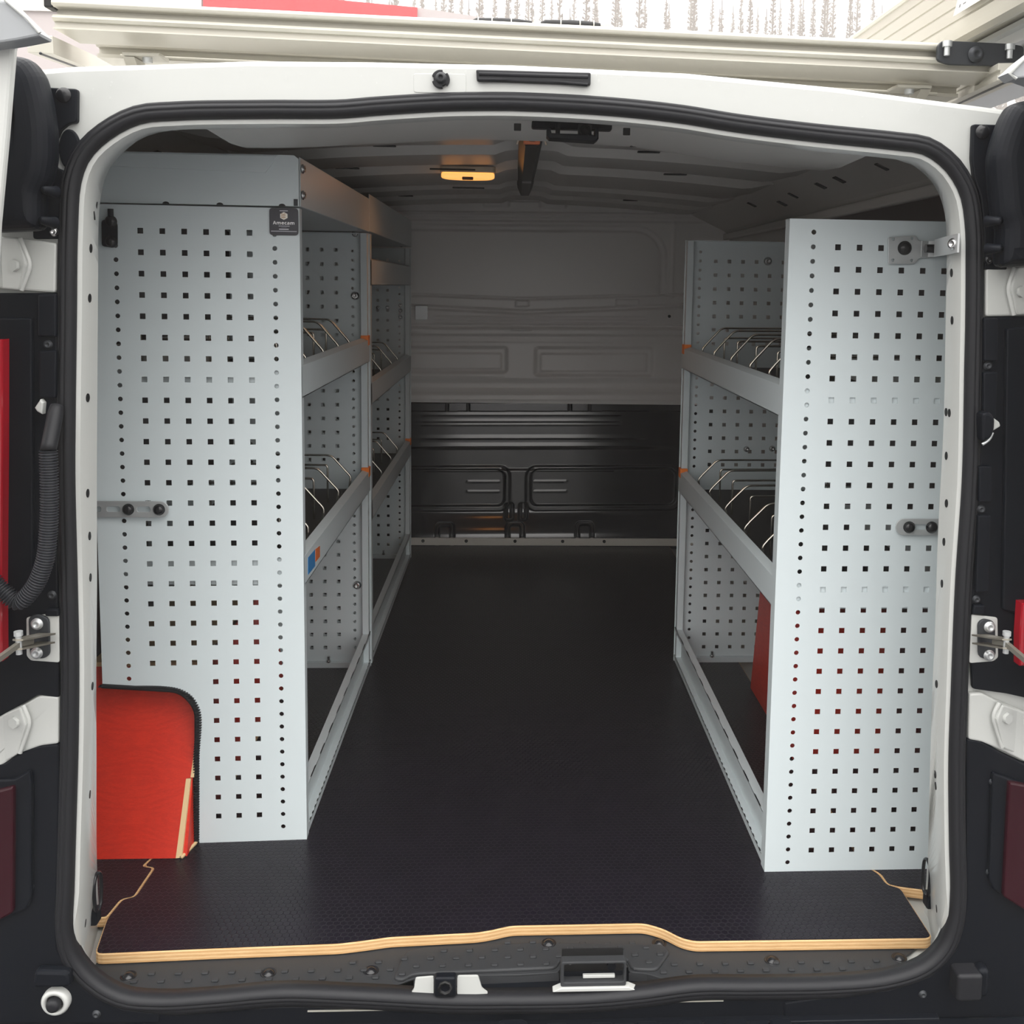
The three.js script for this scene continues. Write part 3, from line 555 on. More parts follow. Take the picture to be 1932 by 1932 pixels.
// ================================================================ CEILING FITTINGS
{
  const c = [-.122, -1.265];
  const o = thing('ceiling_lamp', 'small lit amber interior lamp on the ceiling, left of the black rail', 'lamp', [c[0], 1.372, c[1]]);
  const outline = soft([[-0.076, 0.02], [0.076, 0.02], [0.062, -0.03], [0.02, -0.045], [-0.02, -0.045], [-0.062, -0.03]], 0.02, 4);
  mesh('housing', extrY(outline.map(([x, z]) => [x * 1.04, z * 1.04]), -0.004, 0.012, { bevel: 0.002 }), M.lampGlow.clone(), o);
  o.children[0].material = std(0xd8c8b0, 0.4);
  mesh('lens', extrY(outline, -0.02, -0.004, { bevel: 0.005, steps: 3 }), M.lampGlow, o, 'glowing amber lens');
  mesh('switch', box(0.03, 0.008, 0.012, [0.0, -0.02, 0.018], 0.002), std(0x7a4a28, 0.5), o);
  const l = new THREE.RectAreaLight(0xffa552, 7, 0.13, 0.05); l.position.set(c[0], 1.372 - 0.027, c[1] - 0.01); l.lookAt(c[0], 0, c[1] + 0.25); l.name = 'ceiling_lamp_light'; scene.add(l);
}
{
  const o = thing('ceiling_rail', 'long black rail under the ceiling with an orange end clip facing the doors', 'ceiling rail');
  const a = [.037, 1.365, -.563], b = [.039, 1.375, -1.855];
  const L = a[2] - b[2], prof = [[-0.026, 0.016], [-0.013, -0.014], [0.013, -0.014], [0.026, 0.016]];
  const g = extrZ(prof, 0, L, { bevel: 0.001 }), dx = (a[0] - b[0]) / L, dy = (a[1] - b[1]) / L;
  const sh = new THREE.Matrix4().lookAt(V(...a), V(...b), V(0, 1, 0)); 
  mesh('rail_body', g.applyMatrix4(sh).translate(...b), M.plastic, o);
  mesh('end_clip', [span(-0.017, 0.017, -0.012, 0.014, 0, 0.012, 0.003)].map((q) => q.translate(a[0], a[1], a[2])), std(0xf58a5c, 0.45), o, 'orange plastic end clip');
  mesh('hook', rod([[0.004, 0.008, 0.014], [-0.006, 0.008, 0.014], [-0.006, -0.004, 0.014], [0.006, -0.004, 0.014]], 0.003, { fillet: 0.004, n: 8 }).translate(...a), M.black, o);
  for (const s of [-1, 1]) mesh('side_tab', rod([[s * 0.02, 0.016, 0.004], [s * 0.03, -0.012, 0.004]], 0.002, { n: 6 }).translate(...a), std(0xf0e0cc, 0.4), o);
  mesh('label_plate', box(0.026, 0.001, 0.05, [a[0] + (b[0] - a[0]) * 0.62, a[1] + (b[1] - a[1]) * 0.62 - 0.0148, a[2] + (b[2] - a[2]) * 0.62]), std(0x8a8d92, 0.4), o);
}
{
  const o = thing('door_latch_catch', 'black plastic door catch housing under the roof edge, right of centre', 'latch');
  const z = -0.034, p = [[.026, 1.322], [.152, 1.326], [.155, 1.307], [.127, 1.307], [.127, 1.29], [.053, 1.292], [.049, 1.307], [.027, 1.308]], q = [[.028, 1.321], [.151, 1.324], [.151, 1.307], [.027, 1.308]];
  mesh('back_plate', extrZ(soft(q, 0.004, 3), z - 0.02, z, { bevel: 0.003 }), M.plastic, o);
  const r = [[.05, 1.304], [.055, 1.304], [.057, 1.297], [.122, 1.295], [.123, 1.306], [.128, 1.306], [.128, 1.29], [.123, 1.286], [.054, 1.289], [.05, 1.293]];
  mesh('lower_frame', extrZ(r, z - 0.004, z + 0.03, { bevel: 0.002 }), M.plastic, o);
  const s = [.108, 1.303];
  mesh('socket_plate', box(0.021, 0.021, 0.006, [s[0], s[1], z + 0.012], 0.002), M.plasticGrey, o);
  mesh('socket', lathe([[0.0085, 0], [0.0085, 0.012], [0.0065, 0.012], [0.0062, 0.003], [0, 0.003]], [s[0], s[1], z + 0.014], 'z'), M.black, o);
  mesh('pin', cyl(0.0035, 0.0035, 0.022, [...[.067, 1.303], z + 0.012], 'y', 12), M.plastic, o);
  mesh('tongue', box(0.06, 0.008, 0.01, [...[.091, 1.295], z + 0.008], 0.002), std(0x6a6c70, 0.5), o);
}

// ================================================================ REAR OPENING: SEAL, SILL, PADS
{
  const prof = [[-0.0115, 0.0], [-0.013, 0.008], [-0.009, 0.016], [-0.003, 0.019], [-0.001, 0.0165], [0.0015, 0.0165], [0.003, 0.0185], [0.0065, 0.0165], [0.0075, 0.0135], [0.009, 0.0135], [0.0105, 0.014], [0.013, 0.009], [0.0125, 0.0], [0.009, -0.012], [-0.009, -0.012]].reverse();
  const loop = sealLoop.map((p) => { const low = 1 - step(-0.01, 0.12, p.y); return V(p.x, p.y, 0.088 + 0.0 * low); });
  const o = thing('door_seal', 'continuous ribbed black rubber seal running all round the rear door opening', 'seal');
  mesh('main_seal', sweepLoop(loop, prof), M.rubber, o);
  // the soft lip that widens along the sill
  const bottom = loop.filter((p) => p.y < 0.03).sort((a, b) => a.x - b.x);
  mesh('sill_lip', rod(bottom.map((p) => p.clone().add(V(0, -0.008, 0.004))), 0.0125, { n: 12, radii: (t) => 0.0125 * Math.min(1, 0.3 + 6 * t, 0.3 + 6 * (1 - t)) }), M.rubber, o);
}
{
  const o = thing('sill_plate', 'dark grey plastic sill plate with raised tread studs along the doorway', 'sill plate');
  const y = -0.0205;
  const top = [...frontEdge.map(([x, z]) => [x, z - 0.02])];
  const low = [[.635, .04], [.583, .062], [.576, .073], [.46, .071], [.291, .07], [.259, .068], [.226, .05], [.198, .046], [.198, .022], [.092, .02], [.086, .043], [.023, .047], [-.044, .047], [-.048, .051], [-.144, .052], [-.171, .067], [-.191, .073], [-.289, .072], [-.451, .073], [-.57, .071], [-.578, .057], [-.63, .042], [-.655, .018]];
  mesh('plate', extrY(soft([...top, ...low], 0.006, 2), y - 0.003, y, { bevel: 0.0012 }), M.plasticGrey, o);
  // front skirts
  for (const [a, b] of [[low[9], low[10]], [low[10], low[14]], [low[7], low[6]], [low[6], low[5]], [low[5], low[3]]]) { const g = grid([[V(a[0], y - 0.001, a[1]), V(b[0], y - 0.001, b[1])], [V(a[0], y - 0.03, a[1] + 0.004), V(b[0], y - 0.03, b[1] + 0.004)]]); mesh('skirt', g, M.plasticGrey, o); }
  // raised middle tread
  const mid = [[-.163, -.01], [-.133, -.019], [.041, -.027], [.261, -.017], [.272, .001], [.243, .048], [.201, .044], [.199, .018], [.09, .016], [.082, .038], [-.145, .047], [-.16, .061], [-.175, .056]];
  mesh('raised_tread', extrY(soft(mid, 0.012, 3), y - 0.002, y + 0.005, { bevel: 0.0035, steps: 3 }), M.plasticGrey, o);
  const inside = (x, z, pl) => { let c = false; for (let i = 0, j = pl.length - 1; i < pl.length; j = i++) if ((pl[i][1] > z) !== (pl[j][1] > z) && x < (pl[j][0] - pl[i][0]) * (z - pl[i][1]) / (pl[j][1] - pl[i][1]) + pl[i][0]) c = !c; return c; };
  const stud = done(extrZ(soft([[-0.0055, -0.004], [0.0055, -0.004], [0.0055, 0.004], [-0.0055, 0.004]], 0.0025, 3), 0, 0.0036, { bevel: 0.0014 }).rotateX(-Math.PI / 2));
  const shape = [...frontEdge.map(([x, z]) => [x, z + 0.012]), ...low];
  let n = 0;
  for (let r = 0; r < 7; r++) for (let i = 0; i < 34; i++) {
    const x = -0.66 + i * 0.0415 + (r & 1 ? 0.0207 : 0), z = -0.025 + r * 0.0185;
    const m = 0.0075;
    if (![[m, 0], [-m, 0], [0, m], [0, -m]].every(([a, b]) => inside(x + a, z + b, shape))) continue;
    const s = mesh('tread_stud', stud, M.plasticGrey, o); s.position.set(x, inside(x, z, mid) ? y + 0.0045 : y - 0.0004, z);
  }
  for (const p of [[-.591, .034], [-.374, .033], [-.213, .032], [.072, -.023], [.257, -.025], [.435, .024], [.647, .023]]) {
    const s = mesh('screw', [lathe([[0.0125, 0], [0.0115, 0.0012], [0.009, -0.0005], [0.009, 0.0006], [0.005, 0.004], [0.002, 0.0045], [0, 0.0045]], [0, 0, 0])], M.blackBolt, o); s.position.set(p[0], inside(p[0], p[1], mid) ? y + 0.005 : y + 0.0005, p[1]);
  }
}
{ // striker parts in the sill
  const c = [-.091, .001, .098];
  const o = thing('sill_striker', 'black locking block between two white metal faces at the middle of the sill', 'latch', [c[0], c[1], 0.092]);
  mesh('white_face', extrZ(soft([[-0.055, -0.017], [-0.018, -0.018], [-0.018, 0.012], [-0.046, 0.01], [-0.048, -0.008]], 0.003, 2), 0, 0.004), M.white, o);
  mesh('white_face', extrZ(soft([[0.018, -0.018], [0.066, -0.017], [0.056, -0.009], [0.05, 0.012], [0.018, 0.012]], 0.003, 2), 0, 0.004), M.white, o);
  mesh('block', box(0.033, 0.032, 0.016, [0, 0, 0.004], 0.004), M.plastic, o);
  mesh('socket', lathe([[0.011, 0], [0.011, 0.004], [0.008, 0.004], [0.0075, -0.004], [0, -0.004]], [0, 0.001, 0.012], 'z', 8), M.black, o);
  const d = [.138, .012, .095];
  const q = thing('sill_lock_pocket', 'open dark lock pocket with white lower edge, right of the sill centre', 'latch', [d[0], d[1], 0.088]);
  mesh('pocket_frame', extrZ(soft([[-0.052, -0.022], [0.05, -0.022], [0.05, 0.02], [-0.052, 0.02]], 0.005, 3), -0.01, 0.006, { bevel: 0.0015, holes: [soft([[-0.047, -0.014], [0.046, -0.014], [0.046, 0.016], [-0.047, 0.016]], 0.004, 3)] }), M.plasticGrey, q);
  mesh('pocket_back', span(-0.049, 0.048, -0.018, 0.018, -0.03, -0.026), M.black, q);
  mesh('white_lip', extrZ([[-0.064, -0.026], [0.066, -0.026], [0.054, -0.0205], [-0.052, -0.0205]], -0.004, 0.01, { bevel: 0.001 }), M.white, q);
  mesh('latch_bar', box(0.05, 0.005, 0.006, [0.008, -0.01, -0.004], 0.001), M.white, q);
  mesh('bolt', cyl(0.007, 0.007, 0.012, [0.028, 0.003, -0.012], 'z', 14), M.plastic, q);
  mesh('screw', cyl(0.003, 0.003, 0.008, [-0.036, 0.003, -0.02], 'z', 10), M.bolt, q);
}
{ // rubber stop and black pad on the roof edge
  const c = [-.102, 1.352, .095];
  const o = thing('bump_stop', 'dark three-lobed rubber stop on the white roof edge above the opening', 'bump stop', [c[0], c[1], 0.09]);
  const lobes = Array.from({ length: 60 }, (_, i) => { const a = i / 60 * 2 * Math.PI, t = ((a * 3 / (2 * Math.PI) + 0.35) % 1 + 1) % 1, r = t < 0.72 ? 0.0125 : 0.0098; return [r * Math.cos(a), r * Math.sin(a)]; });
  mesh('base', extrZ(lobes, 0, 0.009, { bevel: 0.0012 }), M.rubber, o);
  mesh('boss', lathe([[0.0085, 0.006], [0.007, 0.014], [0.0035, 0.017], [0.003, 0.014], [0, 0.0135]], [0.0005, 0.001, 0], 'z'), M.plasticGrey, o);
  const w = [[-.14, 1.36], [-.067, 1.361], [-.067, 1.335], [-.14, 1.334]];
  mesh('pressed_pad', extrZ(soft(w, 0.004, 3), -0.002, 0.0008, { bevel: 0.0006 }).translate(-c[0], -c[1], 0), M.white, o, 'white pressed pad behind the stop');
  const b = [[-.053, 1.366], [.107, 1.366], [.107, 1.349], [-.052, 1.351]];
  single('roof_edge_pad', [extrZ(soft(b, 0.002, 2), 0.088, 0.098, { bevel: 0.002 }), rod([[b[0][0] + 0.004, b[0][1] - 0.006, 0.0965], [b[1][0] - 0.004, b[1][1] - 0.006, 0.0965]], 0.0035, { n: 8 }), rod([[b[0][0] + 0.004, b[0][1] - 0.0135, 0.096], [(b[0][0] + b[1][0]) / 2, b[0][1] - 0.0115, 0.095], [b[1][0] - 0.004, b[1][1] - 0.016, 0.096]], 0.003, { n: 8 })], M.rubber, 'long black ribbed rubber pad on the white roof edge, right of the stop', 'pad');
}
function tieRing(x, y, z, s, label) {
  const o = thing('tie_down_ring', label, 'tie-down ring', [x, y, z]);
  mesh('ring', rod(curve([[0, 0.038, 0], [0, 0.03, 0.012], [0, 0.0, 0.014], [0, -0.022, 0.008], [0, -0.022, -0.008], [0, 0, -0.014], [0, 0.03, -0.012]], 40, true).slice(0, 40), 0.003, { closed: true, n: 10 }), M.blackBolt, o);
  mesh('base', [box(0.014, 0.026, 0.022, [s * -0.006, -0.034, 0], 0.004)], M.plastic, o);
  mesh('recess_plate', extrX(soft([[-0.03, 0.06], [0.03, 0.06], [0.03, -0.055], [-0.03, -0.055]], 0.02, 4), s * -0.014 - 0.001, s * -0.014 + 0.001), M.white, o);
}
{ const a = [-.666, .075, -.03], b = [.726, .062, -.06]; tieRing(a[0] + 0.006, a[1], a[2], 1, 'black tie-down ring low on the left pillar beside the plywood strip'); tieRing(b[0] - 0.004, b[1], b[2], -1, 'black tie-down ring low on the right pillar beside the grey panel'); }

{ // rain drops clinging to the white roof edge
  seedState = 321; const drop = new THREE.SphereGeometry(1, 8, 6), g = [];
  const spots = [[-.561, 1.334], [.672, 1.298]];
  for (let i = 0; i < 170; i++) {
    const x = -0.6 + 1.28 * rnd(), top = fasciaTop.reduce((a, p) => (Math.abs(p[0] - x) < Math.abs(a[0] - x) ? p : a))[1], y = top - 0.006 - 0.05 * rnd() ** 1.6, r = 0.0008 + 0.0014 * rnd() ** 2;
    if (sealLoop.some((p) => Math.hypot(p.x - x, p.y - y) < 0.018) || y < 1.26) continue;
    g.push(drop.clone().scale(r, r * (1 + rnd() * 0.9), r * 0.6).translate(x, y, 0.0902));
  }
  const o = single('rain_drops', g, std(0xffffff, 0.03, { transmission: 1, thickness: 0, ior: 1.33 }), 'small clear rain drops scattered on the white roof edge', 'water'); o.userData.kind = 'stuff';
}

// ================================================================ PILLAR TRIMS AND HINGES OUTSIDE THE SEAL
function clipBar(o, a, b) { mesh('clip', rod([a, b], 0.007, { n: 10, radii: (t) => 0.005 + 0.0035 * t }), M.plastic, o); }
// left side
{
  const o = thing('hinge_cover', 'bulging glossy black hinge cover with rain drops at the upper left', 'hinge cover');
  mesh('cover', extrZ(soft([[-.724, 1.355], [-.667, 1.361], [-.64, 1.357], [-.625, 1.337], [-.617, 1.304], [-.613, 1.266], [-.614, 1.228], [-.62, 1.2], [-.63, 1.182], [-.633, 1.132], [-.734, 1.126]], 0.01, 3), 0.1, 0.16, { bevel: 0.026, steps: 6 }), M.plastic, o);
  clipBar(o, [-.624, 1.185, .15], [-.616, 1.184, .13]); clipBar(o, [-.629, 1.145, .15], [-.619, 1.143, .13]);
  const c = thing('corner_trim', 'flat black plastic corner trim with a round clip, upper left of the opening', 'trim');
  mesh('plate', extrZ(soft([[-.639, 1.327], [-.596, 1.326], [-.598, 1.281], [-.61, 1.279], [-.621, 1.27], [-.626, 1.258], [-.659, 1.258], [-.656, 1.327]], 0.004, 3), 0.089, 0.1, { bevel: 0.002 }), M.plasticGrey.clone(), c);
  c.children[0].material = M.plastic;
  mesh('round_clip', lathe([[0.0105, 0], [0.0095, 0.003], [0.004, 0.005], [0, 0.005]], [-.614, 1.317, .1], 'z'), M.blackBolt, c);
  mesh('lower_plate', extrZ(soft([[-.66, 1.23], [-.631, 1.231], [-.629, 1.22], [-.618, 1.216], [-.621, 1.174], [-.626, 1.123], [-.664, 1.122]], 0.004, 3), 0.089, 0.098, { bevel: 0.002 }), M.plastic, c);
  bolt(c, [...[-.634, 1.132], 0.098], boltGeo).scale.setScalar(0.7);
  const g = single('oval_grommet', [extrZ(disc(...[-.611, 1.245], 0.0145, 0.0275, 36), 0.088, 0.096, { bevel: 0.002 })], M.plastic, 'oval black grommet in the white metal beside the upper left curve of the seal', 'grommet');
}
{
  const o = thing('corner_trim', 'flat black plastic corner trim with a round clip, upper right of the opening', 'trim');
  mesh('plate', extrZ(soft([[.656, 1.308], [.705, 1.308], [.719, 1.101], [.685, 1.102], [.68, 1.169], [.673, 1.207], [.662, 1.233], [.657, 1.259]], 0.004, 3), 0.089, 0.1, { bevel: 0.002 }), M.plastic, o);
  mesh('round_clip', lathe([[0.0105, 0], [0.0095, 0.003], [0.004, 0.005], [0, 0.005]], [.67, 1.297, .1], 'z'), M.blackBolt, o);
  bolt(o, [...[.689, 1.115], 0.1], boltGeo, M.blackBolt).scale.setScalar(0.7);
  const c = thing('hinge_cover', 'bulging black hinge cover at the upper right edge', 'hinge cover');
  mesh('cover', extrZ(soft([[.757, 1.341], [.708, 1.335], [.691, 1.33], [.681, 1.313], [.671, 1.283], [.666, 1.256], [.67, 1.226], [.678, 1.175], [.686, 1.16], [.687, 1.104], [.773, 1.111]], 0.01, 3), 0.1, 0.16, { bevel: 0.026, steps: 6 }), M.plastic, c);
  clipBar(c, [.681, 1.169, .15], [.67, 1.169, .13]); clipBar(c, [.684, 1.131, .15], [.673, 1.13, .13]);
}
// long black pillar trims with stepped ribs
function pillarTrim(outline, tabs, screws, label, z = 0.1) {
  const o = thing('pillar_trim', label, 'trim');
  mesh('panel', extrZ(soft(outline, 0.004, 2), 0.0903, z, { bevel: 0.003 }), M.plastic, o);
  for (const t of tabs) mesh('raised_pad', extrZ(soft(t, 0.003, 2), z - 0.002, z + 0.008, { bevel: 0.0025 }), M.plastic, o);
  for (const s of screws) bolt(o, [s[0], s[1], z], boltGeo, M.darkSteel).scale.setScalar(0.75);
  return o;
}
pillarTrim([[-.753, 1.046], [-.632, 1.048], [-.64, .864], [-.647, .633], [-.652, .461], [-.681, .466], [-.706, .451], [-.736, .434], [-.782, .412]],
  [[[-.656, 1.045], [-.631, 1.046], [-.633, .987], [-.658, .988]], [[-.657, .967], [-.633, .969], [-.637, .901], [-.66, .901]], [[-.663, .597], [-.644, .597], [-.644, .586], [-.664, .586]], [[-.744, 1.012], [-.665, 1.013], [-.679, .62], [-.762, .604]]],
  [[-.647, .976], [-.655, .616]], 'black stepped plastic trim on the left pillar between the two hinges');
pillarTrim([[-.785, .363], [-.732, .363], [-.716, .376], [-.686, .389], [-.654, .392], [-.66, .231], [-.667, .131], [-.668, .072], [-.655, .04], [-.627, .004], [-.576, -.026], [-.522, -.034], [-.522, -.052], [-.803, -.046]],
  [[[-.769, .341], [-.716, .342], [-.694, .355], [-.692, .332], [-.699, .159], [-.707, .141], [-.724, .133], [-.779, .115]]],
  [[-.699, .324], [-.704, .173], [-.614, -.033]], 'black plastic trim low on the left pillar with the dark red reflector');
pillarTrim([[.794, 1.037], [.688, 1.033], [.691, .954], [.696, .796], [.696, .635], [.693, .581], [.706, .469], [.76, .461], [.835, .444]],
  [[[.685, 1.032], [.707, 1.032], [.71, .969], [.689, .969]], [[.689, .953], [.711, .954], [.713, .885], [.693, .885]], [[.691, .814], [.711, .814], [.714, .76], [.694, .76]], [[.694, .74], [.714, .74], [.718, .623], [.698, .622]], [[.696, .603], [.714, .603], [.715, .588], [.695, .588]], [[.72, 1.017], [.791, 1.026], [.822, .572], [.741, .596]]],
  [[.698, .962], [.701, .748], [.702, .61]], 'black stepped plastic trim on the right pillar between the two hinges');
pillarTrim([[.843, .342], [.793, .351], [.757, .368], [.723, .387], [.701, .39], [.711, .214], [.716, .127], [.714, .087], [.705, .046], [.666, .003], [.601, -.019], [.514, -.027], [.436, -.038], [.437, -.074], [.872, -.083]],
  [[[.843, .301], [.77, .329], [.742, .339], [.742, .319], [.746, .168], [.754, .15], [.779, .135], [.857, .101]]],
  [[.746, .322], [.75, .175], [.655, -.027]], 'black plastic trim low on the right pillar with the dark red reflector');
single('reflector', extrZ(soft([[-.781, .317], [-.714, .335], [-.723, .14], [-.744, .128], [-.79, .115]], 0.004, 2), 0.104, 0.116, { bevel: 0.003 }), M.darkLens, 'dark red reflector lens in the lower left trim', 'reflector');
single('reflector', extrZ(soft([[.838, .314], [.764, .328], [.767, .142], [.803, .119], [.853, .097]], 0.004, 2), 0.104, 0.116, { bevel: 0.003 }), M.darkLens, 'dark red reflector lens in the lower right trim', 'reflector');
single('tail_light', extrZ([[-.741, .984], [-.696, .984], [-.703, .823], [-.712, .642], [-.716, .527], [-.762, .527]], 0.105, 0.13, { bevel: 0.004 }), M.redLens, 'bright red tail light edge at the far left, beside the hose', 'tail light');
single('tail_light', extrZ([[.808, .612], [.759, .612], [.759, .563], [.762, .516], [.814, .516]], 0.105, 0.13, { bevel: 0.004 }), M.redLens, 'bright red tail light edge at the far right, beside the check strap', 'tail light');
// rear doors swung wide open, with their hinges
const doorLeft = thing('rear_door', 'edge of the open left rear door, white panel with grey top flange, upper left corner', 'door');
  const doorPanel = [[-.648, 1.351], [-.611, 1.36], [-.614, 1.347], [-.627, 1.24], [-.641, 1.136], [-.708, .46], [-1.135, .463], [-1.064, 1.355]];
  mesh('inner_panel', extrZ(doorPanel, 0.226, 0.24, { bevel: 0.004 }), M.white, doorLeft);
  const doorFlange = [[-.648, 1.439], [-.613, 1.397], [-.604, 1.396], [-.568, 1.36], [-.569, 1.357], [-.596, 1.351], [-.653, 1.341]];
  mesh('top_flange', extrZ(doorFlange, 0.235, 0.27, { bevel: 0.003 }), std(0x9a9da0, 0.45), doorLeft);
  mesh('flange_edge', rod([[-.623, 1.421, .272], [-.605, 1.396, .272], [-.581, 1.376, .272], [-.567, 1.36, .272]], 0.0022, { n: 8 }), M.white, doorLeft);
  const doorRight = thing('rear_door', 'corner of the open right rear door, grey flange with a pale edge, far right under the rack', 'door');
  mesh('top_flange', extrZ([[.623, 1.345], [.64, 1.361], [.684, 1.396], [.689, 1.325], [.642, 1.339], [.632, 1.338]], 0.235, 0.27, { bevel: 0.002 }), std(0x9a9da0, 0.45), doorRight);
  mesh('flange_edge', rod([[.631, 1.337, .272], [.622, 1.343, .272], [.639, 1.361, .272], [.677, 1.391, .272]], 0.0022, { n: 8 }), M.white, doorRight);
  mesh('inner_panel', extrZ([[.698, 1.33], [.79, .449], [1.228, .446], [1.128, 1.388], [.7, 1.404]], 0.2, 0.24, { bevel: 0.004 }), M.white, doorRight);
// white hinge arms
function hinge(plate, arm, ridgeLine, boltAt, label, door) {
  const o = new THREE.Group(); o.name = 'hinge'; door.add(o); o.userData.label = label;
  mesh('body_plate', extrZ(soft(plate, 0.004, 2), 0.0903, 0.1, { bevel: 0.003 }), M.white, o);
  const s = arm[0][0] < 0 ? -1 : 1, inner = Math.max(...arm.map(([x]) => -s * x)) * -s;
  const leafGeo = plain(extrZ(soft(arm, 0.004, 2), 0.092, 0.106, { bevel: 0.0025 })), lp = leafGeo.attributes.position;
  for (let i = 0; i < lp.count; i++) lp.setZ(i, lp.getZ(i) - Math.abs(lp.getX(i) - inner) * 0.45 + 0.012);
  leafGeo.computeVertexNormals();
  mesh('hinge_leaf', leafGeo, M.white, o);
  mesh('leaf_fold', rod(ridgeLine, 0.0035, { n: 8, fillet: 0.01 }), M.white, o);
  const b = mesh('hinge_bolt', [cyl(0.0115, 0.011, 0.003, [0, 0, 0.0015], 'z'), cyl(0.009, 0.0085, 0.007, [0, 0, 0.005], 'z', 6), lathe([[0.0035, 0.0085], [0.0032, 0.006], [0, 0.006]], [0, 0, 0], 'z', 12)], M.white, o); b.position.set(...boltAt, 0.107); b.rotation.y = s * 0.35;
}
hinge([[-.752, 1.123], [-.666, 1.121], [-.631, 1.117], [-.635, 1.048], [-.684, 1.051], [-.755, 1.057]], [[-.747, 1.128], [-.678, 1.123], [-.666, 1.087], [-.678, 1.051], [-.75, 1.055]], [[-.677, 1.122, .107], [-.664, 1.087, .107], [-.678, 1.051, .107]], [-.682, 1.085], 'white painted upper hinge with a hexagon bolt', doorLeft);
hinge([[-.784, .426], [-.739, .433], [-.7, .453], [-.68, .465], [-.652, .464], [-.655, .392], [-.68, .389], [-.713, .377], [-.742, .356], [-.789, .329]], [[-.779, .422], [-.734, .436], [-.701, .454], [-.692, .428], [-.709, .381], [-.737, .362], [-.783, .342]], [[-.7, .454, .107], [-.691, .429, .107], [-.707, .382, .107]], [-.709, .43], 'white painted lower hinge with a hexagon bolt', doorLeft);
hinge([[.792, 1.11], [.721, 1.105], [.687, 1.103], [.691, 1.034], [.797, 1.038]], [[.786, 1.11], [.727, 1.106], [.719, 1.075], [.732, 1.037], [.791, 1.04]], [[.726, 1.105, .107], [.718, 1.075, .107], [.73, 1.037, .107]], [.734, 1.071], 'white painted upper hinge with a hexagon bolt', doorRight);
hinge([[.84, .416], [.791, .432], [.746, .45], [.721, .463], [.701, .462], [.704, .389], [.725, .385], [.76, .37], [.796, .352], [.845, .339]], [[.835, .412], [.785, .433], [.748, .45], [.737, .428], [.754, .38], [.79, .36], [.84, .344]], [[.745, .451, .107], [.736, .429, .107], [.754, .38, .107]], [.755, .428], 'white painted lower hinge with a hexagon bolt', doorRight);
// door check straps
function check(plate, bracket, bolts, arm, pin, label) {
  const o = thing('check_strap', label, 'door check strap');
  mesh('white_plate', extrZ(soft(plate, 0.003, 2), 0.099, 0.103, { bevel: 0.001 }), M.white, o);
  mesh('bracket', extrZ(soft(bracket, 0.008, 3), 0.103, 0.108, { bevel: 0.0015 }), M.darkSteel, o);
  for (const b of bolts) bolt(o, [b[0], b[1], 0.108], boltGeo, M.zinc);
  const [a, c, e] = arm.map((p) => V(...p));
  const steel = std(0x8a867c, 0.38, { metalness: 0.6 });
  const d = c.clone().sub(a), L = Math.hypot(d.x, d.z), yaw = Math.atan2(-d.z, d.x), bend = Math.atan2(d.y, L);
  const lug = [[0, -0.012], [L * 0.7, -0.01], [L + 0.006, -0.007], [L + 0.011, 0], [L + 0.006, 0.007], [L * 0.7, 0.01], [0, 0.012]];
  for (const k of [-1, 1]) mesh('fork_plate', extrY(lug, -0.0012, 0.0012).translate(0, k * 0.006, 0).rotateZ(bend).rotateY(yaw).translate(a.x, a.y, a.z), steel, o);
  mesh('arm', flatBar([c.clone().lerp(a, 0.45), c, e], 0.007, 0.006), steel, o);
  mesh('pin', [cyl(0.004, 0.004, 0.03, [c.x, c.y + 0.001, c.z], 'y', 14), cyl(0.0058, 0.0058, 0.006, [c.x, c.y + 0.015, c.z], 'y', 14)], M.zinc, o);
}
check([[-.692, .583], [-.646, .591], [-.648, .516], [-.688, .519], [-.694, .526]], [[-.687, .585], [-.674, .59], [-.658, .584], [-.659, .529], [-.669, .523], [-.687, .526]], [[-.674, .576], [-.676, .533]], [[-.66, .556, .112], [-.662, .575, .19], [-.666, .572, .26]], 0, 'steel door check strap bolted to a white plate at the left, under the hose');
check([[.696, .587], [.736, .582], [.741, .52], [.734, .514], [.697, .511]], [[.704, .575], [.712, .582], [.73, .578], [.735, .526], [.728, .517], [.708, .522]], [[.721, .57], [.723, .526]], [[.706, .552, .112], [.707, .573, .19], [.711, .566, .26]], 0, 'steel door check strap bolted to a white plate at the right');
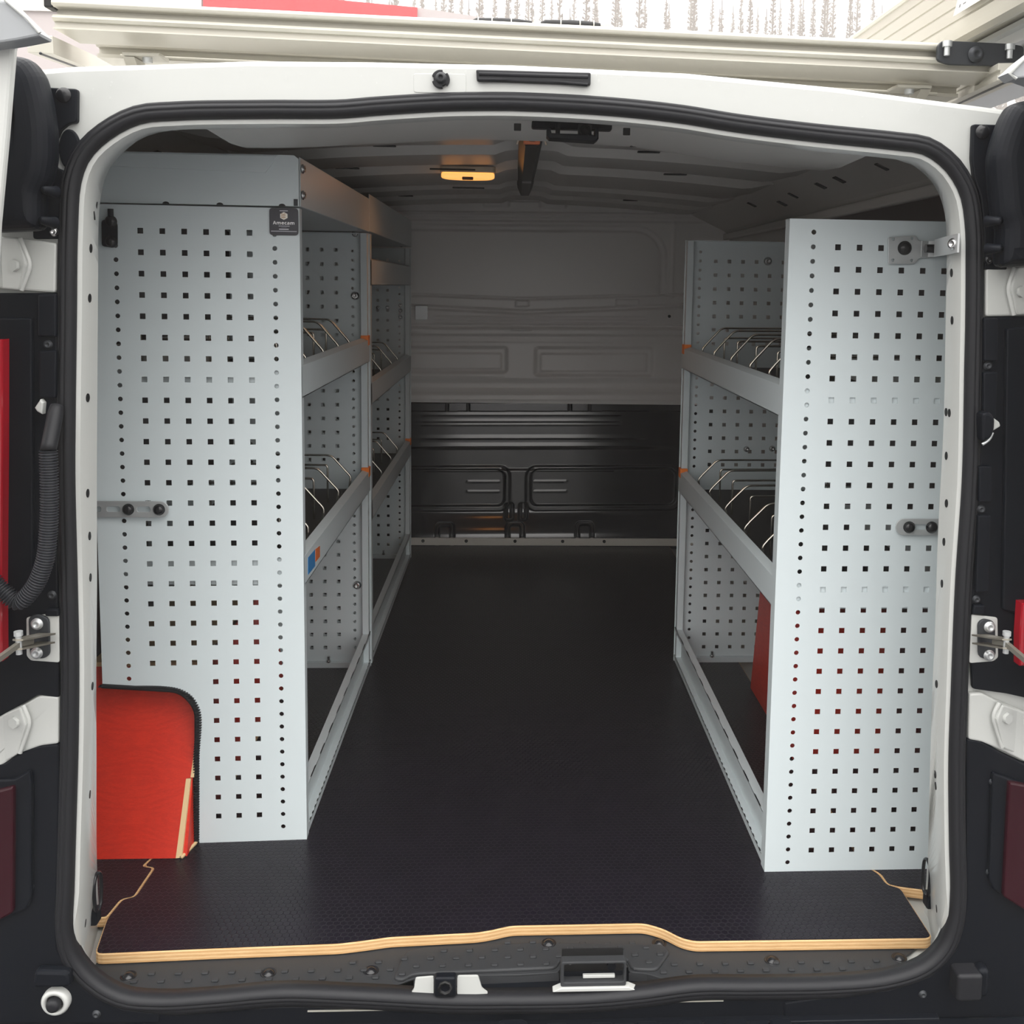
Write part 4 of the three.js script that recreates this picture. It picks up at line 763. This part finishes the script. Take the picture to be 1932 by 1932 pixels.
{ // corrugated cable hose
  const o = thing('cable_hose', 'corrugated black cable hose hanging in a loop at the left pillar', 'hose');
  const p = [...[[-.632, .892, .145], [-.633, .833, .145], [-.634, .767, .145], [-.637, .722, .145], [-.644, .677, .145], [-.661, .639, .145], [-.682, .62, .145], [-.7, .633, .145], [-.726, .665, .145]]];
  p[0][2] = 0.115; const top = p.slice(0, 2);
  mesh('smooth_sleeve', rod(curve([p[0], p[1]], 8), 0.0105, { n: 16, radii: (t) => (t < 0.15 ? 0.0085 + 0.012 * t : 0.0105) }), M.rubber, o);
  const path = curve(p.slice(1), 600);
  mesh('corrugated_tube', rod(path, 0.011, { n: 18, radii: (t, i) => 0.0106 + 0.0017 * Math.cos(i * 2 * Math.PI / 8) }), std(0x2a2c31, 0.4), o);
  const w = [[-.664, .888], [-.656, .9], [-.652, .895], [-.654, .879], [-.661, .883]];
  mesh('white_clip', extrZ(w, 0.1, 0.113, { bevel: 0.002 }), M.white, o);
  const q = thing('cable_plug', 'dark cable plug with a white clip on the right pillar trim', 'plug');
  mesh('plug', extrZ(soft([[.683, .895], [.695, .897], [.703, .888], [.703, .869], [.699, .858], [.686, .852]], 0.006, 3), 0.1, 0.125, { bevel: 0.005, steps: 3 }), M.plastic, q);
  mesh('white_clip', extrZ(soft([[.704, .887], [.713, .881], [.715, .875], [.704, .868]], 0.002, 2), 0.1, 0.118, { bevel: 0.002 }), M.white, q);
  mesh('loop', rod([[.689, .848, .118], [.699, .855, .118], [.703, .866, .118]], 0.0024, { n: 8, fillet: 0.006 }), M.zinc, q);
}
{ // bump stops at the bottom corners
  const c = [-.671, -.008, .11];
  const o = thing('bump_stop', 'round white ring with a black rubber knob at the lower left corner', 'bump stop', [c[0], c[1], 0.1]);
  mesh('ring', lathe([[0.021, 0], [0.021, 0.008], [0.018, 0.012], [0.0135, 0.012], [0.0125, 0.006], [0.0125, 0]], [0, 0, 0], 'z', 32), M.white, o);
  mesh('knob', lathe([[0.0105, 0], [0.0105, 0.016], [0.008, 0.02], [0.004, 0.021], [0, 0.021]], [0, 0, 0], 'z'), M.rubber, o);
  mesh('hood', [extrZ(soft([[-0.028, 0.03], [0.028, 0.03], [0.026, 0.055], [-0.024, 0.058]], 0.008, 3), 0, 0.018, { bevel: 0.005 })], M.plastic, o);
  const d = [.72, .003, .12];
  const q = thing('bump_stop', 'square black rubber block at the lower right corner', 'bump stop', [d[0], d[1], 0.1]);
  mesh('block', box(0.04, 0.045, 0.035, [-0.003, -0.002, 0.012], 0.006, 3), M.rubber, q);
  mesh('side_rib', box(0.018, 0.048, 0.024, [0.022, 0, 0.01], 0.008, 3), M.plastic, q);
}
// rear bumper below the sill
{
  const o = thing('rear_bumper', 'black plastic rear bumper step with moulded tread blocks along the bottom', 'bumper');
  mesh('upper_face', [span(-0.76, 0.82, -0.2, -0.03, 0.086, 0.0975, 0.003), span(-0.62, 0.68, -0.066, -0.06, 0.09, 0.112, 0.002)], M.plastic, o);
  mesh('step', [span(-0.86, 0.92, -0.3, -0.064, 0.098, 0.36, 0.012, 4)], M.plastic, o);
  mesh('pale_strip', span(-0.3, -0.01, -0.0378, -0.0362, 0.0975, 0.0998), M.alu, o); mesh('pale_strip', span(0.04, 0.34, -0.0338, -0.0322, 0.0975, 0.0998), M.alu, o);  // added pale strips imitate light through a gap and white paint
  const tb = done(box(0.0325, 0.016, 0.05, [0, 0, 0], 0.004));
  for (let i = 0; i < 22; i++) for (let r = 0; r < 4; r++) { const x = -0.3 + i * 0.0345 + (r & 1) * 0.017; if (Math.abs(x - 0.012) < 0.038 && r === 0) continue; const m = mesh('tread_block', tb, M.plastic, o); m.position.set(x, -0.0595 + (i & 1) * 0.0025, 0.142 + r * 0.054); }
  mesh('centre_boss', box(0.05, 0.03, 0.05, [0.012, -0.058, 0.135], 0.012, 3), M.plastic, o);
}

// ================================================================ REAR DOORS SWUNG OPEN, ROOF RACK
{
  // rear cross beam: an extrusion with a round top rail, grooves and lips
  const tilt = (g, x0 = 0.03, y0 = 1.45) => g.translate(-x0, -y0, 0).rotateZ(-0.02).translate(x0, y0, 0);
  const rack = thing('roof_rack', 'pale aluminium roof rack with two cross beams above the white roof edge', 'roof rack'), o = rack, q = rack;
  const A = [[-0.1, 1.477], [-0.094, 1.473], [-0.1, 1.4685], [-0.115, 1.468], [-0.115, 1.4575], [-0.1, 1.457], [-0.096, 1.452], [-0.1, 1.4475], [-0.106, 1.447], [-0.106, 1.4385], [-0.1, 1.438], [-0.1, 1.436], [-0.2, 1.436], [-0.2, 1.477]];
  mesh('cross_beam', tilt(extrX(A, -0.71, 0.79)), M.alu, o);
  mesh('top_rail', tilt(rod([[-0.71, 1.4735, -0.1], [0.775, 1.4735, -0.1]], 0.0058, { n: 14 })), M.alu, o);
  mesh('end_cap', tilt(span(-0.722, -0.708, 1.466, 1.486, -0.125, -0.095, 0.003)), M.black, o);
  const B = [[-0.24, 1.4665], [-0.236, 1.463], [-0.24, 1.459], [-0.262, 1.4585], [-0.262, 1.451], [-0.24, 1.4505], [-0.234, 1.446], [-0.24, 1.441], [-0.252, 1.4405], [-0.252, 1.431], [-0.243, 1.43], [-0.243, 1.424], [-0.36, 1.424], [-0.36, 1.4665]];
  mesh('cross_beam', tilt(extrX(B, -0.7, 0.78)), M.alu, q);
  mesh('lower_lip', tilt(rod([[-0.66, 1.4275, -0.24], [0.74, 1.4275, -0.24]], 0.003, { n: 8 })), M.alu, q);
  for (const [s, u] of [[-1, 'left'], [1, 'right']]) {
    const r = rack;
    const pts = s < 0 ? [[-.713, 1.417, -.06], [-.827, 1.486, -.6]] : [[.772, 1.411, -.04], [.891, 1.455, -.6]];
    const a = V(...pts[0]), b = V(...pts[1]); b.lerp(a, -1.2);
    const far = b.clone();
    const dir = far.clone().sub(a), L = dir.length();
    const bar = extrZ([[-0.018, -0.012], [0.018, -0.012], [0.018, -0.004], [0.014, -0.003], [0.014, 0.003], [0.018, 0.004], [0.018, 0.014], [-0.018, 0.014]], 0, L, { bevel: 0.001 });
    const m = new THREE.Matrix4().lookAt(far, a, V(0, 1, 0));
    mesh('side_rail', bar.applyMatrix4(m).translate(a.x, a.y, a.z), M.alu, r);
    mesh('groove', rod([a.clone().add(V(0, -0.0125, 0)), far.clone().add(V(0, -0.0125, 0))], 0.0022, { n: 6 }), M.darkSteel, r);
  }
  const feet = rack, feet2 = rack;
  const fp = [-.605, 1.428, -.2];
  mesh('foot', [box(0.06, 0.006, 0.05, [fp[0], fp[1] + 0.004, fp[2]], 0.002), extrX([[fp[2] + 0.02, fp[1]], [fp[2] - 0.03, fp[1]], [fp[2] - 0.03, 1.4], [fp[2] - 0.01, 1.4]], fp[0] - 0.03, fp[0] - 0.012)], M.alu, feet);
  mesh('bolt', [cyl(0.008, 0.008, 0.008, [fp[0] + 0.006, fp[1] - 0.003, fp[2] + 0.01], 'y', 6)], M.zinc, feet);
  const fq = [.675, 1.409, -.2];
  mesh('foot', [box(0.06, 0.006, 0.05, [fq[0], fq[1] + 0.004, fq[2]], 0.002), extrX([[fq[2] + 0.02, fq[1]], [fq[2] - 0.03, fq[1]], [fq[2] - 0.03, 1.39], [fq[2] - 0.01, 1.39]], fq[0] + 0.012, fq[0] + 0.03)], M.alu, feet2);
  mesh('bolt', [cyl(0.008, 0.008, 0.008, [fq[0] - 0.004, fq[1] - 0.003, fq[2] + 0.01], 'y', 6)], M.zinc, feet2);
}
{ // ladder loading arm on the right of the rack
  const o = thing('ladder_rack_box', 'long pale aluminium ladder lift box running forward on the right of the roof rack', 'ladder rack');
  const x0 = 0.718, x1 = 0.93, y0 = 1.5, y1 = 1.602, lean = 0.22, at = (y) => x0 + (y1 - y) * lean;
  const prof = [[x0, y1]]; for (let k = 0; k < 4; k++) { const y = y1 - (k + 1) * 0.021; prof.push([at(y), y + 0.0022], [at(y) + 0.0025, y + 0.0012], [at(y) + 0.0025, y - 0.0012], [at(y), y - 0.0022]); }
  prof.push([at(y0) + 0.001, y0 + 0.004], [at(y0) + 0.006, y0 - 0.006], [at(y0) + 0.018, y0 - 0.011], [at(y0) + 0.032, y0 - 0.006], [at(y0) + 0.04, y0], [x1, y0], [x1, y1]);
  mesh('box_profile', extrZ(prof, -2.3, 0.2, { bevel: 0.001 }), M.alu, o);
  mesh('top_edge', rod([[x0, y1, -2.3], [x0, y1, 0.2]], 0.005, { n: 10 }), M.alu, o);
  mesh('under_tray', [span(x0 + 0.075, x1 + 0.16, y0 - 0.012, y0 - 0.004, -2.3, 0.2), span(x0 + 0.09, x0 + 0.105, y0 - 0.03, y0 - 0.012, -2.2, 0.19), span(x0 + 0.15, x0 + 0.17, y0 - 0.03, y0 - 0.012, -2.2, 0.19), span(x0 + 0.24, x0 + 0.26, y0 - 0.03, y0 - 0.012, -2.2, 0.19)], M.zinc, o);
  const b = thing('end_bracket', 'black steel bracket bolted to the right end of the rear cross beam', 'bracket');
  const c = [[.674, 1.46], [.681, 1.467], [.79, 1.465], [.814, 1.462], [.816, 1.433], [.793, 1.43], [.693, 1.43], [.674, 1.436]];
  mesh('plate', extrZ(soft(c, 0.006, 3), -0.093, -0.085, { bevel: 0.0015 }), M.darkSteel, b);
  bolt(b, [...[.735, 1.446], -0.085], boltGeo, M.darkSteel).scale.setScalar(1.5);
  for (const p of [[.686, 1.458], [.788, 1.456]]) mesh('hex_bolt', [cyl(0.0075, 0.0075, 0.009, [p[0], p[1] + 0.002, -0.078], 'y', 6), cyl(0.0045, 0.0045, 0.02, [p[0], p[1] - 0.006, -0.078], 'y', 12)], M.zinc, b);
  // pictogram label
  const cv = document.createElement('canvas'); cv.width = 512; cv.height = 192; const x = cv.getContext('2d');
  x.fillStyle = '#f0ece4'; x.fillRect(0, 0, 512, 192); x.strokeStyle = '#8a8680'; x.lineWidth = 3; x.strokeRect(4, 4, 504, 184); x.beginPath(); x.moveTo(256, 4); x.lineTo(256, 188); x.stroke();
  x.strokeStyle = '#4a4a4c'; x.lineWidth = 7; for (const ox of [0, 256]) { x.beginPath(); x.moveTo(ox + 20, 100); x.lineTo(ox + 120, 100); x.lineTo(ox + 150, 130); x.moveTo(ox + 140, 80); x.lineTo(ox + 230, 80); x.stroke(); x.fillStyle = '#3c3c3e'; x.fillRect(ox + 30, 150, 14, 16); x.fillRect(ox + 60, 154, 26, 8); x.fillRect(ox + 150, 146, 14, 16); x.fillRect(ox + 180, 150, 26, 8); }
  x.fillStyle = '#c03028'; x.beginPath(); x.moveTo(70, 24); x.lineTo(92, 60); x.lineTo(48, 60); x.closePath(); x.fill();
  const t = new THREE.CanvasTexture(cv); t.colorSpace = THREE.SRGBColorSpace;
  const m = new THREE.Mesh(new THREE.BoxGeometry(0.24, 0.07, 0.0006), new THREE.MeshStandardMaterial({ map: t, roughness: 0.4 }));
  m.name = 'pictogram_label'; m.rotation.y = -Math.PI / 2; m.position.set(at(1.555) - 0.0012, 1.553, -0.02); m.rotation.order = 'ZYX'; m.rotation.z = -Math.atan(lean); m.castShadow = m.receiveShadow = true; m.userData.label = 'white label with small folding pictograms'; o.add(m);
}
{ // dark roller bar at the front of the roof
  const c = [.035, 1.495, -.17];
  const o = thing('roller_bar', 'black segmented roller standing just behind the rear cross beam of the roof rack', 'roof rack', c);
  for (const s of [-1, 1]) { mesh('roller', [lathe([[0, -0.11], [0.008, -0.108], [0.016, -0.09], [0.018, 0], [0.016, 0.06], [0.01, 0.11], [0, 0.112]], [s * 0.125, 0, 0], 'x', 14)], M.black, o); for (const k of [0.04, -0.03, 0.09]) mesh('spacer', cyl(0.0185, 0.0185, 0.004, [s * (0.12 + k), 0, 0], 'x', 14), M.alu, o); }
  mesh('axle', [cyl(0.006, 0.006, 0.5, [0, 0, 0], 'x', 10), span(-0.27, -0.255, -0.05, 0.006, -0.01, 0.01), span(0.255, 0.27, -0.05, 0.006, -0.01, 0.01), span(-0.01, 0.01, -0.05, 0.012, -0.01, 0.01)], M.alu, o);
  o.scale.setScalar(0.45);
}

// ================================================================ OUTSIDE
const ground = struct('ground', span(-60, 60, -0.75, -0.6, -110, 40), std(0x454548, 0.6));
{
  const o = thing('warehouse', 'long building with a red upper wall beyond the van roof', 'building');
  const wall = [[-9.717, 8.913], [-7.465, 8.721], [-4.518, 8.283], [-2.524, 8.155], [1.229, 7.715], [2.481, 7.548]];
  mesh('grey_wall', extrZ([[wall[5][0], -0.6], ...wall.slice().reverse(), [wall[0][0] - 12, wall[0][1]], [wall[0][0] - 12, -0.6]], -38, -26), std(0xb9b0b0, 0.7), o);
  const red = [[-7.928, 8.756], [-4.502, 8.257], [-2.515, 8.13], [-2.515, 7.813], [-7.949, 7.779]];
  mesh('red_band', extrZ(red, -25.99, -25.9), std(0xcf2030, 0.5), o, 'red cladding band');
  mesh('white_wall', extrZ([[-16.844, 8.674], [-7.969, 8.943], [-7.994, 7.809], [-16.898, 7.751]], -25.99, -25.92), std(0xe4dfd8, 0.7), o);
}
{
  const bark = std(0x4c423d, 0.9), leaf = std(0x5a4d48, 0.9);
  const crowns = [0, 1, 2].map((k) => { seedState = 90 + k; const g = []; for (let i = 0; i < 260; i++) { const t = rnd() ** 0.8, a = rnd() * 6.28, r = (1 - t) * 0.62 + 0.1; const q = new THREE.ConeGeometry(0.06, r, 3); q.rotateZ(Math.PI / 2 + 0.5).translate(r * 0.5, 3 + t * 9, 0).rotateY(a); g.push(q); } return done(g); });
  const trunk = done(cyl(0.2, 0.03, 12.5, [0, 6.25, 0], 'y', 8));
  seedState = 4411;
  let i = 0;
  const rowsOf = ['front row of the misty woods', 'middle row of the misty woods', 'back row of the misty woods'];
  for (let r = 0; r < 3; r++) for (let x = -30; x <= 50; x += 2.1) {
    const t = thing('bare_tree', 'misty bare tree in the ' + rowsOf[r] + ' beyond the roof rack', 'tree', [x + (rnd() - 0.5) * 0.4 + r, 5.5 + r * 1.9, -80 - r * 7 - rnd() * 2], 'bare trees in the ' + rowsOf[r]);
    mesh('trunk', trunk, bark, t); mesh('branches', crowns[i++ % 3], leaf, t); t.scale.set(1.25, 1.35 + rnd() * 0.4, 1.25); t.rotation.y = rnd() * 6;
  }
  struct('hillside', extrX([[-50, -0.7], [-60, 0.5], [-78, 5.6], [-106, 13.5], [-109, 13.6], [-109, -0.7]], -58, 58), std(0x5a5048, 0.9));
}

renderer.render(scene, camera);
